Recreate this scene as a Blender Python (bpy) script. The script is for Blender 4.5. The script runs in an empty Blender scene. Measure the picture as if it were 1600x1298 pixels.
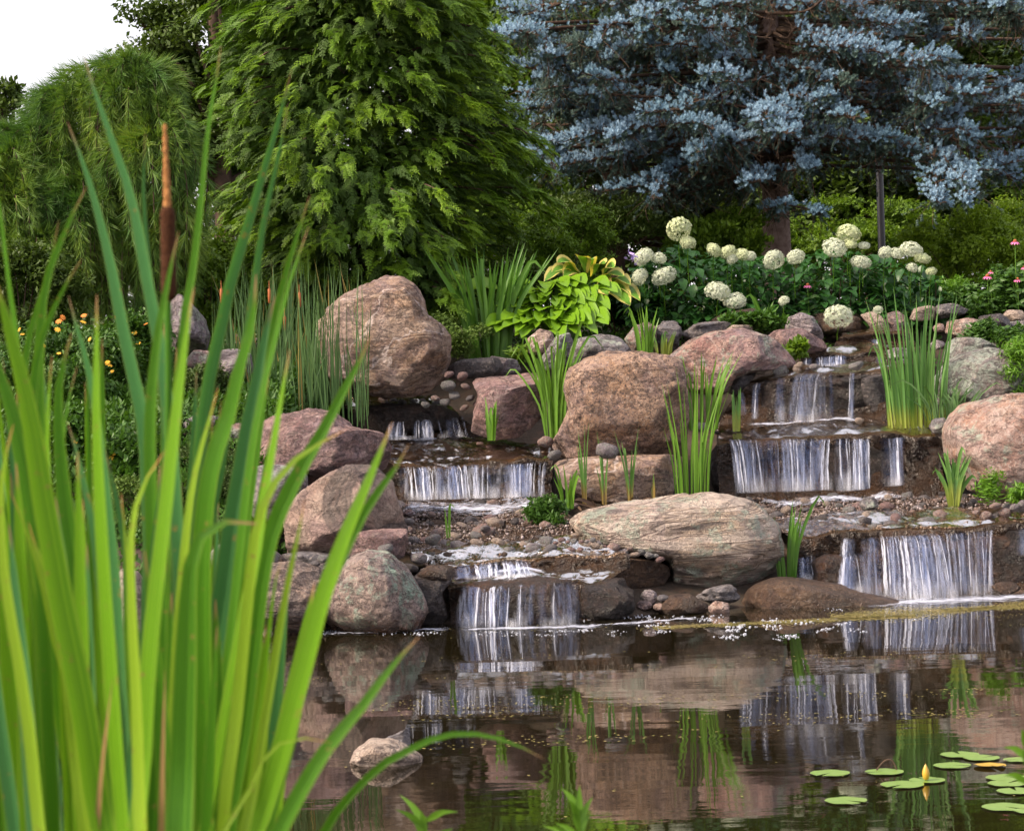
import bpy, bmesh, math, random
import numpy as np
from mathutils import Matrix, Vector
S = bpy.context.scene
COL = S.collection
R = math.radians
rng = np.random.default_rng(7)
random.seed(7)
# ------------------------------------------------------------ camera, sky, sun, exposure
F, CH, HY, ROLL = 3500.0, 1.3, 645.0, 0.030
cam = bpy.data.objects.new('camera', bpy.data.cameras.new('camera')); COL.objects.link(cam)
S.camera = cam
cam.matrix_world = Matrix.Translation((0, 0, CH)) @ Matrix.Rotation(R(90), 4, 'X') @ Matrix.Rotation(-ROLL, 4, 'Z')
cam.data.sensor_width = 36; cam.data.lens = F / 1600 * 36; cam.data.shift_y = -4 / 1600
cam.data.clip_start = 0.05; cam.data.clip_end = 2000
cam.data.dof.use_dof = True; cam.data.dof.focus_distance = 15.5; cam.data.dof.aperture_fstop = 13
SUN_EL, SUN_AZ = 42, -112          # degrees; azimuth clockwise from the view direction (+Y)
w = bpy.data.worlds.new('World'); S.world = w; w.use_nodes = True
wn = w.node_tree.nodes; wl = w.node_tree.links
sky = wn.new('ShaderNodeTexSky'); sky.sky_type = 'NISHITA'; sky.sun_disc = False
sky.sun_elevation = R(SUN_EL); sky.sun_rotation = R(SUN_AZ); sky.air_density = 1.0; sky.dust_density = 7.0; sky.ozone_density = 1.2
wn['Background'].inputs[1].default_value = 0.118
veil = wn.new('ShaderNodeMix'); veil.data_type = 'RGBA'; veil.inputs[0].default_value = .5; veil.inputs[7].default_value = (7.4, 6.9, 7.1, 1)   # thin bright evening cloud
wl.new(sky.outputs[0], veil.inputs[6]); wl.new(veil.outputs[2], wn['Background'].inputs[0])
sun = bpy.data.objects.new('sun', bpy.data.lights.new('sun', 'SUN')); COL.objects.link(sun)
sun.data.energy = 2.9; sun.data.angle = R(13); sun.data.color = (1.0, 0.84, 0.66)
sd = Vector((math.sin(R(SUN_AZ)) * math.cos(R(SUN_EL)), math.cos(R(SUN_AZ)) * math.cos(R(SUN_EL)), math.sin(R(SUN_EL))))
sun.rotation_euler = sd.to_track_quat('Z', 'Y').to_euler(); sun.location = (-10, 10, 20)
S.view_settings.view_transform = 'Standard'; S.view_settings.look = 'None'
S.view_settings.gamma = 1.0; S.view_settings.exposure = 1.32
S.cycles.max_bounces = 8; S.cycles.transparent_max_bounces = 28; S.cycles.use_denoising = True
S.cycles.sample_clamp_indirect = 4

# ------------------------------------------------------------ maths helpers
CR, SR = math.cos(ROLL), math.sin(ROLL)
def W(px, py, d):
    a, b = px - 800.0, py - HY
    u = a * CR - b * SR; v = a * SR + b * CR
    return np.array((u * d / F, d, CH - v * d / F))
def WV(px, py, d):
    a, b = px - 800.0, py - HY
    u = a * CR - b * SR; v = a * SR + b * CR
    return np.stack([u * d / F, d + 0 * u, CH - v * d / F], -1)
def pond(px, py, z=0.0):          # the point of the pond's surface seen at a pixel
    v = (px - 800.0) * SR + (py - HY) * CR
    return W(px, py, F * (CH - z) / v)
def hsh(i, j, k, s):
    n = (i * 374761393 + j * 668265263 + k * 2147483647 + s * 974634777) & 0xffffffff
    n = ((n ^ (n >> 13)) * 1274126177) & 0xffffffff
    return ((n ^ (n >> 16)) & 0xffff) / 65535.0
def noise3(P, s=0):
    P = np.asarray(P, float); I = np.floor(P).astype(np.int64); f = P - I; f = f * f * (3 - 2 * f)
    i, j, k = I[..., 0], I[..., 1], I[..., 2]; x, y, z = f[..., 0], f[..., 1], f[..., 2]
    def L(a, b, t): return a + (b - a) * t
    return L(L(L(hsh(i, j, k, s), hsh(i+1, j, k, s), x), L(hsh(i, j+1, k, s), hsh(i+1, j+1, k, s), x), y),
             L(L(hsh(i, j, k+1, s), hsh(i+1, j, k+1, s), x), L(hsh(i, j+1, k+1, s), hsh(i+1, j+1, k+1, s), x), y), z) * 2 - 1
def fbm(P, s=0, o=4, g=.5):
    P = np.asarray(P, float); t = 0; a = 1.0
    for q in range(o):
        t = t + a * noise3(P * 2 ** q + 17.3 * q, s + q); a *= g
    return t
def mesh(name, V, Fc, mat, smooth=True, uv=None):
    V = np.asarray(V, dtype=np.float32); me = bpy.data.meshes.new(name)
    Fc = np.asarray(Fc, dtype=np.int32)
    nf, k = Fc.shape
    me.vertices.add(len(V)); me.vertices.foreach_set('co', V.ravel())
    me.loops.add(nf * k); me.loops.foreach_set('vertex_index', Fc.ravel())
    me.polygons.add(nf); me.polygons.foreach_set('loop_start', np.arange(0, nf * k, k, dtype=np.int32))
    me.polygons.foreach_set('use_smooth', np.full(nf, smooth))
    if uv is not None:
        l = me.uv_layers.new(name='UVMap'); l.data.foreach_set('uv', np.asarray(uv, dtype=np.float32)[Fc.ravel()].ravel())
    me.update(calc_edges=True); me.validate()
    me.materials.append(mat)
    return me
def tag(o, label=None, cat=None, group=None, kind=None):
    if label: o['label'] = label
    if cat: o['category'] = cat
    if group: o['group'] = group
    if kind: o['kind'] = kind
    return o
def obj(name, V, Fc, mat, parent=None, base=None, smooth=True, uv=None):
    """one mesh object; V in world coordinates; base = world origin of a top-level object"""
    V = np.asarray(V, float)
    if parent is not None: org = np.array(parent['_o'])
    elif base is not None: org = np.asarray(base, float)
    else: org = np.zeros(3)
    o = bpy.data.objects.new(name, mesh(name, V - org, Fc, mat, smooth, uv)); COL.objects.link(o)
    if parent is not None:
        o.parent = parent
        if parent.type == 'MESH' : o.location = (0, 0, 0)
    else: o.location = org
    return o
def empty(name, loc, label, cat, group=None):
    o = bpy.data.objects.new(name, None); COL.objects.link(o); o.location = tuple(map(float, loc)); o.empty_display_size = .1
    o['_o'] = [float(q) for q in loc]
    return tag(o, label, cat, group)
def sub_of(o, org): o['_o'] = [float(q) for q in org]; return o
class Acc:                         # gathers quads / triangles of one mesh
    def __init__(s): s.V = []; s.F = []; s.n = 0
    def add(s, V, Fc):
        V = np.asarray(V, float).reshape(-1, 3); Fc = np.asarray(Fc, int)
        if Fc.shape[1] == 3: Fc = np.concatenate([Fc, Fc[:, 2:3]], 1) if False else Fc
        s.V.append(V); s.F.append(Fc + s.n); s.n += len(V)
    def out(s): return np.concatenate(s.V), np.concatenate(s.F)
def stamp(tv, tf, M, T):
    """N copies of a template: M (N,3,3) rotation*scale, T (N,3)"""
    N, n = len(M), len(tv)
    V = np.einsum('nij,kj->nki', M, tv) + T[:, None, :]
    Fc = tf[None, :, :] + (np.arange(N) * n)[:, None, None]
    return V.reshape(-1, 3), Fc.reshape(-1, tf.shape[1])
def frames(D, up=None, roll=None):
    """orthonormal frames whose +Y column is D, +Z as near as possible to up"""
    D = D / np.linalg.norm(D, axis=1, keepdims=True)
    if up is None: up = np.tile([0, 0, 1.0], (len(D), 1))
    X = np.cross(D, up); X /= np.maximum(np.linalg.norm(X, axis=1, keepdims=True), 1e-6); Z = np.cross(X, D)
    if roll is not None:
        c, s_ = np.cos(roll)[:, None], np.sin(roll)[:, None]; X, Z = X * c + Z * s_, Z * c - X * s_
    return np.stack([X, D, Z], axis=2)
def rdir(n, r=None):
    v = (r or rng).normal(size=(n, 3)); return v / np.linalg.norm(v, axis=1, keepdims=True)
_ico = {}
def ico(l):
    if l not in _ico:
        bm = bmesh.new(); bmesh.ops.create_icosphere(bm, subdivisions=l, radius=1)
        _ico[l] = (np.array([v.co[:] for v in bm.verts]), np.array([[v.index for v in f.verts] for f in bm.faces])); bm.free()
    return _ico[l]
def tube(pts, rad, n=8):
    pts = np.asarray(pts, float); rad = np.broadcast_to(rad, len(pts)); V = []; m = len(pts)
    for i in range(m):
        t = pts[min(i + 1, m - 1)] - pts[max(i - 1, 0)]; t = t / (np.linalg.norm(t) + 1e-9)
        a = np.cross(t, [0, 1, 0.1]); a /= np.linalg.norm(a) + 1e-9; b = np.cross(t, a)
        th = np.arange(n) * 2 * math.pi / n
        V.append(pts[i] + rad[i] * (np.cos(th)[:, None] * a + np.sin(th)[:, None] * b))
    V = np.concatenate(V + [pts[-1:]]); Fc = []
    for i in range(m - 1):
        for j in range(n):
            Fc.append((i*n+j, i*n+(j+1) % n, (i+1)*n+(j+1) % n, (i+1)*n+j))
    return V, np.array(Fc)
def curve_pts(P, n):
    """Catmull-Rom through P"""
    P = np.asarray(P, float); Q = np.concatenate([[2*P[0]-P[1]], P, [2*P[-1]-P[-2]]]); t = np.linspace(0, len(P) - 1 - 1e-6, n)
    i = t.astype(int); f = (t - i)[:, None]; a, b, c, d = Q[i], Q[i+1], Q[i+2], Q[i+3]
    return .5 * ((2*b) + (c-a)*f + (2*a-5*b+4*c-d)*f**2 + (3*b-a-3*c+d)*f**3)

# ------------------------------------------------------------ materials
class NT:
    def __init__(s, name):
        s.m = bpy.data.materials.new(name); s.m.use_nodes = True; s.t = s.m.node_tree; s.t.nodes.clear()
        s.o = s.t.nodes.new('ShaderNodeOutputMaterial')
    def n(s, ty, **k):
        q = s.t.nodes.new('ShaderNode' + ty)
        for a, b in k.items():
            if a.startswith('i_'):
                key = a[2:]; key = int(key) if key.isdigit() else key.replace('_', ' ')
                q.inputs[key].default_value = b
            else: setattr(q, a, b)
        return q
    def l(s, a, b): s.t.links.new(a, b)
    def coord(s, kind='Object', scale=(1, 1, 1), rot=(0, 0, 0)):
        c = s.n('TexCoord'); m = s.n('Mapping'); m.inputs['Scale'].default_value = scale; m.inputs['Rotation'].default_value = rot
        s.l(c.outputs[kind], m.inputs['Vector']); return m.outputs[0]
    def noise(s, vec, scale, detail=5, rough=.55, dist=0.0, out=0):
        q = s.n('TexNoise'); q.inputs['Scale'].default_value = scale; q.inputs['Detail'].default_value = detail
        q.inputs['Roughness'].default_value = rough; q.inputs['Distortion'].default_value = dist
        if vec is not None: s.l(vec, q.inputs['Vector'])
        return q.outputs[out]
    def ramp(s, fac, stops, interp='LINEAR'):
        q = s.n('ValToRGB'); e = q.color_ramp; e.interpolation = interp
        while len(e.elements) < len(stops): e.elements.new(.5)
        for el, (p, c) in zip(e.elements, stops):
            el.position = p; el.color = (c if isinstance(c, (tuple, list)) else (c, c, c)) + (1,) if not isinstance(c, (int, float)) else (c, c, c, 1)
        s.l(fac, q.inputs[0]); return q.outputs[0]
    def mix(s, fac, a, b, mode='MIX'):
        q = s.n('Mix', data_type='RGBA', blend_type=mode)
        for v, i in ((fac, 0), (a, 6), (b, 7)):
            if isinstance(v, (int, float)): q.inputs[i].default_value = v
            elif isinstance(v, (tuple, list)): q.inputs[i].default_value = tuple(v) + (1,)
            else: s.l(v, q.inputs[i])
        return q.outputs[2]
    def math(s, op, a, b=None, clamp=False):
        q = s.n('Math', operation=op, use_clamp=clamp)
        for i, v in enumerate((a, b)):
            if v is None: continue
            if isinstance(v, (int, float)): q.inputs[i].default_value = v
            else: s.l(v, q.inputs[i])
        return q.outputs[0]
    def bump(s, h, strength, dist=.02, normal=None):
        q = s.n('Bump'); q.inputs['Strength'].default_value = strength; q.inputs['Distance'].default_value = dist; s.l(h, q.inputs['Height'])
        if normal is not None: s.l(normal, q.inputs['Normal'])
        return q.outputs[0]
    def pbr(s, col, rough=.6, normal=None, **k):
        q = s.n('BsdfPrincipled')
        for v, i in ((col, 'Base Color'), (rough, 'Roughness')):
            if isinstance(v, (int, float)): q.inputs[i].default_value = v
            elif isinstance(v, (tuple, list)): q.inputs[i].default_value = tuple(v) + (1,)
            else: s.l(v, q.inputs[i])
        if normal is not None: s.l(normal, q.inputs['Normal'])
        for a, b in k.items(): q.inputs[a.replace('_', ' ')].default_value = b
        return q.outputs[0]
    def done(s, sh): s.l(sh, s.o.inputs['Surface']); return s.m

def leafmat(name, ca, cb, tr=.35, rough=.5, big=None, trcol=None):
    """foliage: colour varies leaf by leaf, light shines through"""
    t = NT(name); g = t.n('NewGeometry'); f = g.outputs['Random Per Island']
    c = t.mix(f, ca, cb)
    v = t.noise(t.coord('Object'), 1.3, 2)
    c = t.mix(t.ramp(v, [(.35, 0.0), (.65, 1.0)]), c, t.mix(f, big or cb, ca))
    n = t.noise(t.coord('Object'), 60, 2); c = t.mix(t.math('MULTIPLY', n, .5), c, tuple(x * .7 for x in ca))
    p = t.pbr(c, rough, Specular_IOR_Level=.35)
    if tr <= 0: return t.done(p)
    b = t.n('BsdfTranslucent'); t.l(t.mix(1.0, c, trcol or (1.0, 1.0, .45), 'MULTIPLY'), b.inputs[0])
    m = t.n('MixShader'); m.inputs[0].default_value = tr; t.l(p, m.inputs[1]); t.l(b.outputs[0], m.inputs[2])
    return t.done(m.outputs[0])

def rockmat(name, ca, cb, cc, band=0.0, bdir=(0, 0, 0), bscale=9, bdark=(.10, .085, .08), blight=None, lichen=0.0, lcol=(.30, .38, .27),
            rough=.75, speck=.5, vein=0.0, wet=None, pale=.5, seed=0.0, bdist=3.0, lil=.0, clean=1.0, bdet=5, ring=None):
    t = NT(name); co = t.coord('Object'); off = t.n('VectorMath', operation='ADD'); t.l(co, off.inputs[0]); off.inputs[1].default_value = (seed, seed * .7, -seed)
    co = off.outputs[0]
    n1 = t.noise(co, 2.2, 6, .6, .6); n2 = t.noise(co, 6.5, 8, .65, .3); n3 = t.noise(co, 34, 6, .7); n4 = t.noise(co, 120, 3, .7)
    c = t.mix(t.ramp(n1, [(.42, 0.0), (.56, 1.0)]), ca, cb)
    c = t.mix(t.ramp(n2, [(.44, 0.0), (.58, 1.0)]), c, cc); c = t.mix(t.math('MULTIPLY', t.ramp(t.noise(co, 4.3, 7, .7, 1.2), [(.38, 1.0), (.48, 0.0)]), .8 * clean), c, tuple(x * .42 for x in ca)); c = t.mix(t.math('MULTIPLY', t.ramp(t.noise(co, 12, 7, .75, .5), [(.38, 1.0), (.47, 0.0)]), .5 * clean), c, tuple(x * .35 for x in cb))
    if band:
        mp = t.n('Mapping'); mp.inputs['Rotation'].default_value = bdir; t.l(co, mp.inputs['Vector']); mp.inputs['Scale'].default_value = (.55, .55, bscale * .75)
        wn_ = t.noise(mp.outputs[0], 1.6, bdet, .55, bdist * .12)
        bf = t.ramp(wn_, [(.30, .1), (.38, .95), (.43, .35), (.47, 1.0), (.50, .15), (.535, .9), (.60, .35), (.66, 1.)])
        c = t.mix(t.math('MULTIPLY', t.math('SUBTRACT', 1.0, bf), band), c, bdark)
        if blight: c = t.mix(t.math('MULTIPLY', t.ramp(wn_, [(.44, 0.0), (.47, 1.0), (.49, 0.0), (.53, 0.0), (.56, .8)]), band * .8), c, blight)
    if ring:                       # a folded dark seam curling round one point of the rock
        cx_, cz_, r0_, r1_ = ring; oc = t.n('TexCoord').outputs['Object']; sp3 = t.n('SeparateXYZ'); t.l(oc, sp3.inputs[0]); ns_ = t.noise(oc, 3.0, 3, .5)
        ax_ = t.math('SUBTRACT', sp3.outputs[0], cx_); az_ = t.math('SUBTRACT', sp3.outputs[2], cz_)
        rr_ = t.math('ADD', t.math('SQRT', t.math('ADD', t.math('MULTIPLY', ax_, ax_), t.math('MULTIPLY', az_, az_))), t.math('MULTIPLY', t.math('ADD', t.math('SUBTRACT', ns_, .5), t.math('MULTIPLY', t.math('SUBTRACT', t.noise(oc, 14, 5, .6), .5), .30)), .17))
        fr_ = t.math('DIVIDE', t.math('SUBTRACT', rr_, r0_), r1_ - r0_)
        c = t.mix(t.ramp(fr_, [(0, 0.0), (.08, .8), (.18, .55), (.24, .82), (.36, .5), (.44, .85), (.56, .55), (.66, .82), (.80, .6), (.90, .7), (1, 0.0)]), c, (.06, .05, .048))
    # pale crust and pits on the crystals
    c = t.mix(t.math('MULTIPLY', t.ramp(n3, [(.53, 0.0), (.62, 1.0)]), pale), c, (.62, .50, .42))
    c = t.mix(t.math('MULTIPLY', t.ramp(n3, [(.37, 1.0), (.46, 0.0)]), speck), c, (.11, .075, .07))
    c = t.mix(t.math('MULTIPLY', t.ramp(n4, [(.40, 1.0), (.46, 0.0)]), speck * .8), c, (.07, .06, .065))
    c = t.mix(t.math('MULTIPLY', t.ramp(t.noise(co, 1.25, 5, .6, 1.0), [(.47, 0.0), (.58, 1.0)]), lil), c, (.33, .27, .33))
    if vein:
        vo = t.math('ABSOLUTE', t.math('SUBTRACT', t.noise(co, 1.7, 4, .5, .4), .5))
        c = t.mix(t.math('MULTIPLY', t.ramp(vo, [(.002, 1.0), (.010, 0.0)]), vein), c, (.74, .60, .55))
    if lichen:
        ln = t.noise(co, 5.0, 9, .72, .4); g = t.n('NewGeometry')
        ls = t.math('MULTIPLY', t.ramp(ln, [(.54 - .1 * lichen, 0.0), (.60 - .08 * lichen, 1.0)]), t.ramp(n3, [(.40, .25), (.55, 1.0)]))
        c = t.mix(t.math('MULTIPLY', ls, .85), c, t.mix(t.noise(co, 18, 2), lcol, (.50, .54, .47)))
    r = rough
    if wet is not None:
        g = t.n('NewGeometry'); sx = t.n('SeparateXYZ'); t.l(g.outputs['Position'], sx.inputs[0])
        zz = t.math('ADD', sx.outputs[2], t.math('MULTIPLY', t.math('SUBTRACT', n2, .5), .25))
        wf = t.ramp(t.math('ADD', t.math('MULTIPLY', t.math('SUBTRACT', zz, wet), -6.0), .5, True), [(.1, 0.0), (.9, 1.0)])
        c = t.mix(wf, c, t.mix(1.0, c, (.34, .24, .18), 'MULTIPLY')); r = t.math('ADD', t.math('MULTIPLY', wf, .18 - rough), rough)
    vor = t.n('TexVoronoi', feature='DISTANCE_TO_EDGE'); vor.inputs['Scale'].default_value = 3.2
    vd = t.n('Vector' 'Math', operation='ADD'); t.l(co, vd.inputs[0]); nv = t.noise(co, 3.0, 4, .6, 0, 1); t.l(nv, vd.inputs[1]); t.l(vd.outputs[0], vor.inputs['Vector'])
    crack = t.ramp(vor.outputs[0], [(.0, 0.0), (.018, 1.0)])
    c = t.mix(t.math('MULTIPLY', t.math('SUBTRACT', 1.0, crack), .35), c, (.07, .05, .045))
    fm = t.n('Mapping'); fm.inputs['Rotation'].default_value = (.6 + seed, .4 * seed, 0); fm.inputs['Scale'].default_value = (1, 1, 2.6); t.l(co, fm.inputs['Vector'])
    fi = t.ramp(t.math('ABSOLUTE', t.math('SUBTRACT', t.noise(fm.outputs[0], 2.3, 8, .68, .3), .5)), [(.0, 0.0), (.006, .35), (.02, 1.0)])
    c = t.mix(t.math('MULTIPLY', t.math('SUBTRACT', 1.0, fi), .75 * clean), c, (.06, .042, .038)); crack = t.math('MULTIPLY', crack, fi)
    h = t.math('ADD', t.math('ADD', t.math('MULTIPLY', n2, 1.3), t.math('MULTIPLY', n3, .55)), t.math('MULTIPLY', crack, .22))
    if band: h = t.math('ADD', h, t.math('MULTIPLY', bf, .25 * band))
    b = t.bump(h, 1.0, .15); b = t.bump(n4, .5, .015, b)
    return t.done(t.pbr(c, r, b, Specular_IOR_Level=.4))

M = {}
M['pink'] = rockmat('pink_granite', (.42, .22, .19), (.30, .22, .23), (.54, .33, .26), vein=.35, lichen=.12, wet=None, seed=1, lil=.22)
M['tan'] = rockmat('tan_granite', (.46, .27, .15), (.33, .21, .17), (.54, .34, .21), band=.6, bdir=(.2, 1.35, 0), bscale=3, bdark=(.20, .13, .11), blight=(.62, .48, .38), vein=.9, seed=3.3, bdet=2, lil=.22)
M['rough'] = rockmat('rough_pink_rock', (.50, .29, .17), (.36, .23, .19), (.58, .37, .25), speck=.95, pale=.55, seed=5, lil=.22)
M['rose'] = rockmat('rose_quartzite', (.36, .185, .17), (.30, .20, .21), (.42, .26, .23), band=.2, bscale=2, vein=.25, pale=.25, seed=8, bdark=(.2, .12, .12))
M['orange'] = rockmat('orange_granite', (.52, .28, .18), (.44, .26, .19), (.56, .40, .33), speck=.45, pale=.75, lichen=.1, seed=11, vein=.3, lil=.22)
M['gneiss'] = rockmat('banded_gneiss', (.72, .53, .38), (.66, .50, .44), (.60, .46, .36), clean=.2, bdet=1.6, band=1.0, bdir=(.10, .20, 0), bscale=6.5, bdark=(.13, .105, .10), blight=(.72, .60, .52), lichen=.30, speck=.25, seed=2, bdist=11, pale=.15)
M['swirl'] = rockmat('swirled_gneiss', (.45, .30, .23), (.42, .28, .25), (.50, .37, .30), ring=(.24, .43, .17, .36), bdet=1.5, band=.3, bdir=(.5, .7, 0), bscale=2.2, bdark=(.13, .11, .11), speck=.15, pale=.12, clean=.5, seed=6, bdist=9)
M['stripe'] = rockmat('striped_gneiss', (.40, .27, .19), (.45, .31, .24), (.36, .27, .23), bdet=2, band=.85, bdir=(.3, -.35, 0), bscale=4.5, bdark=(.09, .075, .08), seed=9, bdist=6, wet=.06)
M['grey'] = rockmat('grey_granite', (.25, .23, .25), (.32, .28, .29), (.20, .19, .21), lichen=.3, seed=4)
M['lilac'] = rockmat('lilac_grey_granite', (.33, .28, .32), (.40, .33, .35), (.27, .23, .26), lichen=.15, speck=.7, vein=.3, seed=13)
M['lichen'] = rockmat('lichen_covered_rock', (.27, .23, .22), (.33, .26, .24), (.24, .22, .22), lichen=1.0, lcol=(.27, .36, .28), seed=14)
M['lichen2'] = rockmat('pink_rock_with_green_lichen', (.40, .28, .24), (.34, .26, .25), (.46, .34, .29), lichen=.42, lcol=(.16, .36, .25), seed=15, wet=.10, band=.25, bscale=3, bdir=(.9, .4, 0), lil=.22)
M['dark'] = rockmat('dark_slate', (.085, .075, .08), (.12, .10, .10), (.06, .055, .06), speck=.3, pale=.25, rough=.5, seed=16)
M['wet'] = rockmat('wet_brown_stone', (.045, .022, .012), (.025, .016, .012), (.08, .035, .016), speck=.6, pale=.03, rough=.36, seed=17)
M['wetdark'] = rockmat('wet_black_stone', (.022, .016, .014), (.013, .011, .011), (.045, .026, .018), speck=.5, pale=.03, rough=.38, seed=18)
M['mud'] = rockmat('silt_covered_rock', (.10, .055, .032), (.075, .045, .032), (.13, .075, .042), speck=.3, pale=.1, rough=.4, seed=19)
M['slate'] = rockmat('grey_slate', (.22, .205, .22), (.17, .16, .18), (.28, .25, .25), band=.5, bdir=(.2, .9, 0), bscale=8, bdark=(.08, .075, .085), seed=20, speck=.2, pale=.3)
M['pale'] = rockmat('pale_tan_rock', (.52, .39, .31), (.46, .34, .29), (.56, .45, .37), seed=21, pale=.6, speck=.3)

def mat_bed():
    t = NT('wet_stream_bed'); co = t.coord('Object'); n1 = t.noise(co, 3, 6, .6, .5); n2 = t.noise(co, 14, 6, .6); n3 = t.noise(co, 50, 4)
    c = t.mix(t.ramp(n1, [(.35, 0.0), (.65, 1.0)]), (.014, .008, .005), (.055, .025, .009)); c = t.mix(t.ramp(n2, [(.45, 0.0), (.7, 1.0)]), c, (.03, .02, .016))
    b = t.bump(t.math('ADD', n2, t.math('MULTIPLY', n3, .5)), 1.0, .08)
    return t.done(t.pbr(c, .26, b, Specular_IOR_Level=.5))
M['bed'] = mat_bed()
def mat_streamwater():
    t = NT('running_water'); co = t.coord('Object', (1, .35, 1)); n = t.noise(co, 22, 4, .6, .8); n2 = t.noise(t.coord('Object', (1, .5, 1)), 7, 3, .5, .5)
    b = t.bump(t.math('ADD', t.math('MULTIPLY', n, .5), n2), .5, .03)
    g = t.n('BsdfGlossy'); g.inputs['Roughness'].default_value = .07; t.l(b, g.inputs['Normal'])
    tr = t.n('BsdfTransparent'); tr.inputs[0].default_value = (.93, .80, .60, 1)
    f = t.n('Fresnel'); f.inputs[0].default_value = 1.36; t.l(b, f.inputs['Normal'])
    m = t.n('MixShader'); t.l(t.math('MULTIPLY', f.outputs[0], .7), m.inputs[0]); t.l(tr.outputs[0], m.inputs[1]); t.l(g.outputs[0], m.inputs[2])
    # thin broken streaks of white water
    fo = t.ramp(t.noise(t.coord('Object', (1, .25, 1)), 26, 5, .65, 1.2), [(.62, 0.0), (.72, .45)])
    d = t.n('BsdfDiffuse'); d.inputs[0].default_value = (.62, .60, .66, 1)
    m2 = t.n('MixShader'); t.l(t.math('MULTIPLY', fo, t.ramp(t.noise(co, 2.5, 3), [(.48, 0.0), (.66, .7)])), m2.inputs[0]); t.l(m.outputs[0], m2.inputs[1]); t.l(d.outputs[0], m2.inputs[2])
    return t.done(m2.outputs[0])
M['stream'] = mat_streamwater()
def mat_pond():
    t = NT('pond_water'); n1 = t.noise(t.coord('Object', (.45, 1, 1)), 9, 3, .5, .3); n2 = t.noise(t.coord('Object', (.3, 1, 1)), 2.2, 2); n3 = t.noise(t.coord('Object', (.6, 1, 1)), 34, 2)
    amp = t.ramp(t.noise(t.coord('Object', (.25, 1, 1)), .9, 3), [(.38, .25), (.66, 1.0)])
    h = t.math('MULTIPLY', t.math('ADD', t.math('ADD', t.math('MULTIPLY', n1, .35), n2), t.math('MULTIPLY', n3, .06)), amp)
    b = t.bump(h, .055, .03)
    g = t.n('BsdfGlossy'); g.inputs['Roughness'].default_value = .015; g.inputs[0].default_value = (.95, .95, .95, 1); t.l(b, g.inputs['Normal'])
    d = t.n('BsdfDiffuse'); t.l(t.mix(t.ramp(n2, [(.3, 0.0), (.7, 1.0)]), (.006, .0045, .002), (.010, .008, .003)), d.inputs[0])
    f = t.n('Fresnel'); f.inputs[0].default_value = 1.5; t.l(b, f.inputs['Normal'])
    m = t.n('MixShader'); t.l(f.outputs[0], m.inputs[0]); t.l(d.outputs[0], m.inputs[1]); t.l(g.outputs[0], m.inputs[2])
    return t.done(m.outputs[0])
M['pond'] = mat_pond()
def mat_fall():
    """soft-edged strands of falling water: u across, v down; 'k' is how much water a strand carries, 'wh' how aerated it is"""
    t = NT('falling_water'); uv = t.n('TexCoord').outputs['UV']; sx = t.n('SeparateXYZ'); t.l(uv, sx.inputs[0])
    k = t.n('Attribute', attribute_name='k').outputs['Fac']; wh = t.n('Attribute', attribute_name='wh').outputs['Fac']
    e = t.math('SUBTRACT', t.math('MULTIPLY', sx.outputs[0], 2.0), 1.0); e = t.math('SUBTRACT', 1.0, t.math('MULTIPLY', e, e), True)
    mp = t.n('Mapping'); mp.inputs['Scale'].default_value = (3.5, .8, 1); t.l(t.coord('Object', (30, 30, 2.2)), mp.inputs['Vector']); n = t.noise(mp.outputs[0], .8, 3, .55)
    vf = t.ramp(sx.outputs[1], [(0, .15), (.14, .42), (.5, .75), (.88, 1.0), (1.0, .3)])
    al = t.math('MULTIPLY', t.math('MULTIPLY', t.math('MULTIPLY', e, k), vf), t.ramp(n, [(.38, .25), (.60, 1.3)]), True)
    wv = t.math('MULTIPLY', wh, t.ramp(sx.outputs[1], [(0, .45), (.35, .9), (1, 1.0)]), True)
    c = t.mix(wv, (.10, .16, .36), (.92, .93, 1.0))  # blue end puts the reflected sky into the water's colour
    p = t.pbr(c, .22, None, Specular_IOR_Level=.5); tl = t.n('BsdfTranslucent'); t.l(c, tl.inputs[0]); ms = t.n('MixShader'); ms.inputs[0].default_value = .4; t.l(p, ms.inputs[1]); t.l(tl.outputs[0], ms.inputs[2])
    tr = t.n('BsdfTransparent'); m = t.n('MixShader'); t.l(al, m.inputs[0]); t.l(tr.outputs[0], m.inputs[1]); t.l(ms.outputs[0], m.inputs[2])
    return t.done(m.outputs[0])
M['fall'] = mat_fall()
def mat_foam():
    t = NT('foam'); n = t.noise(t.coord('Object', (.5, 1.6, 1)), 16, 6, .7, .6); sx = t.n('SeparateXYZ'); uv = t.n('TexCoord').outputs['UV']; t.l(uv, sx.inputs[0])
    e = t.math('SUBTRACT', 1.0, t.math('MULTIPLY', t.math('ABSOLUTE', t.math('SUBTRACT', sx.outputs[1], .5)), 2.0)); ex = t.math('SUBTRACT', 1.0, t.math('MULTIPLY', t.math('ABSOLUTE', t.math('SUBTRACT', sx.outputs[0], .5)), 2.0))
    e = t.math('MINIMUM', e, t.math('MULTIPLY', ex, 3.0))
    a = t.ramp(t.math('ADD', t.math('MULTIPLY', n, .9), t.math('MULTIPLY', t.math('MINIMUM', e, 1.0), .42)), [(.70, 0.0), (.95, .8)])
    p = t.pbr((.60, .63, .76), .5); tr = t.n('BsdfTransparent'); m = t.n('MixShader'); t.l(a, m.inputs[0]); t.l(tr.outputs[0], m.inputs[1]); t.l(p, m.inputs[2])
    return t.done(m.outputs[0])
M['foam'] = mat_foam()
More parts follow.
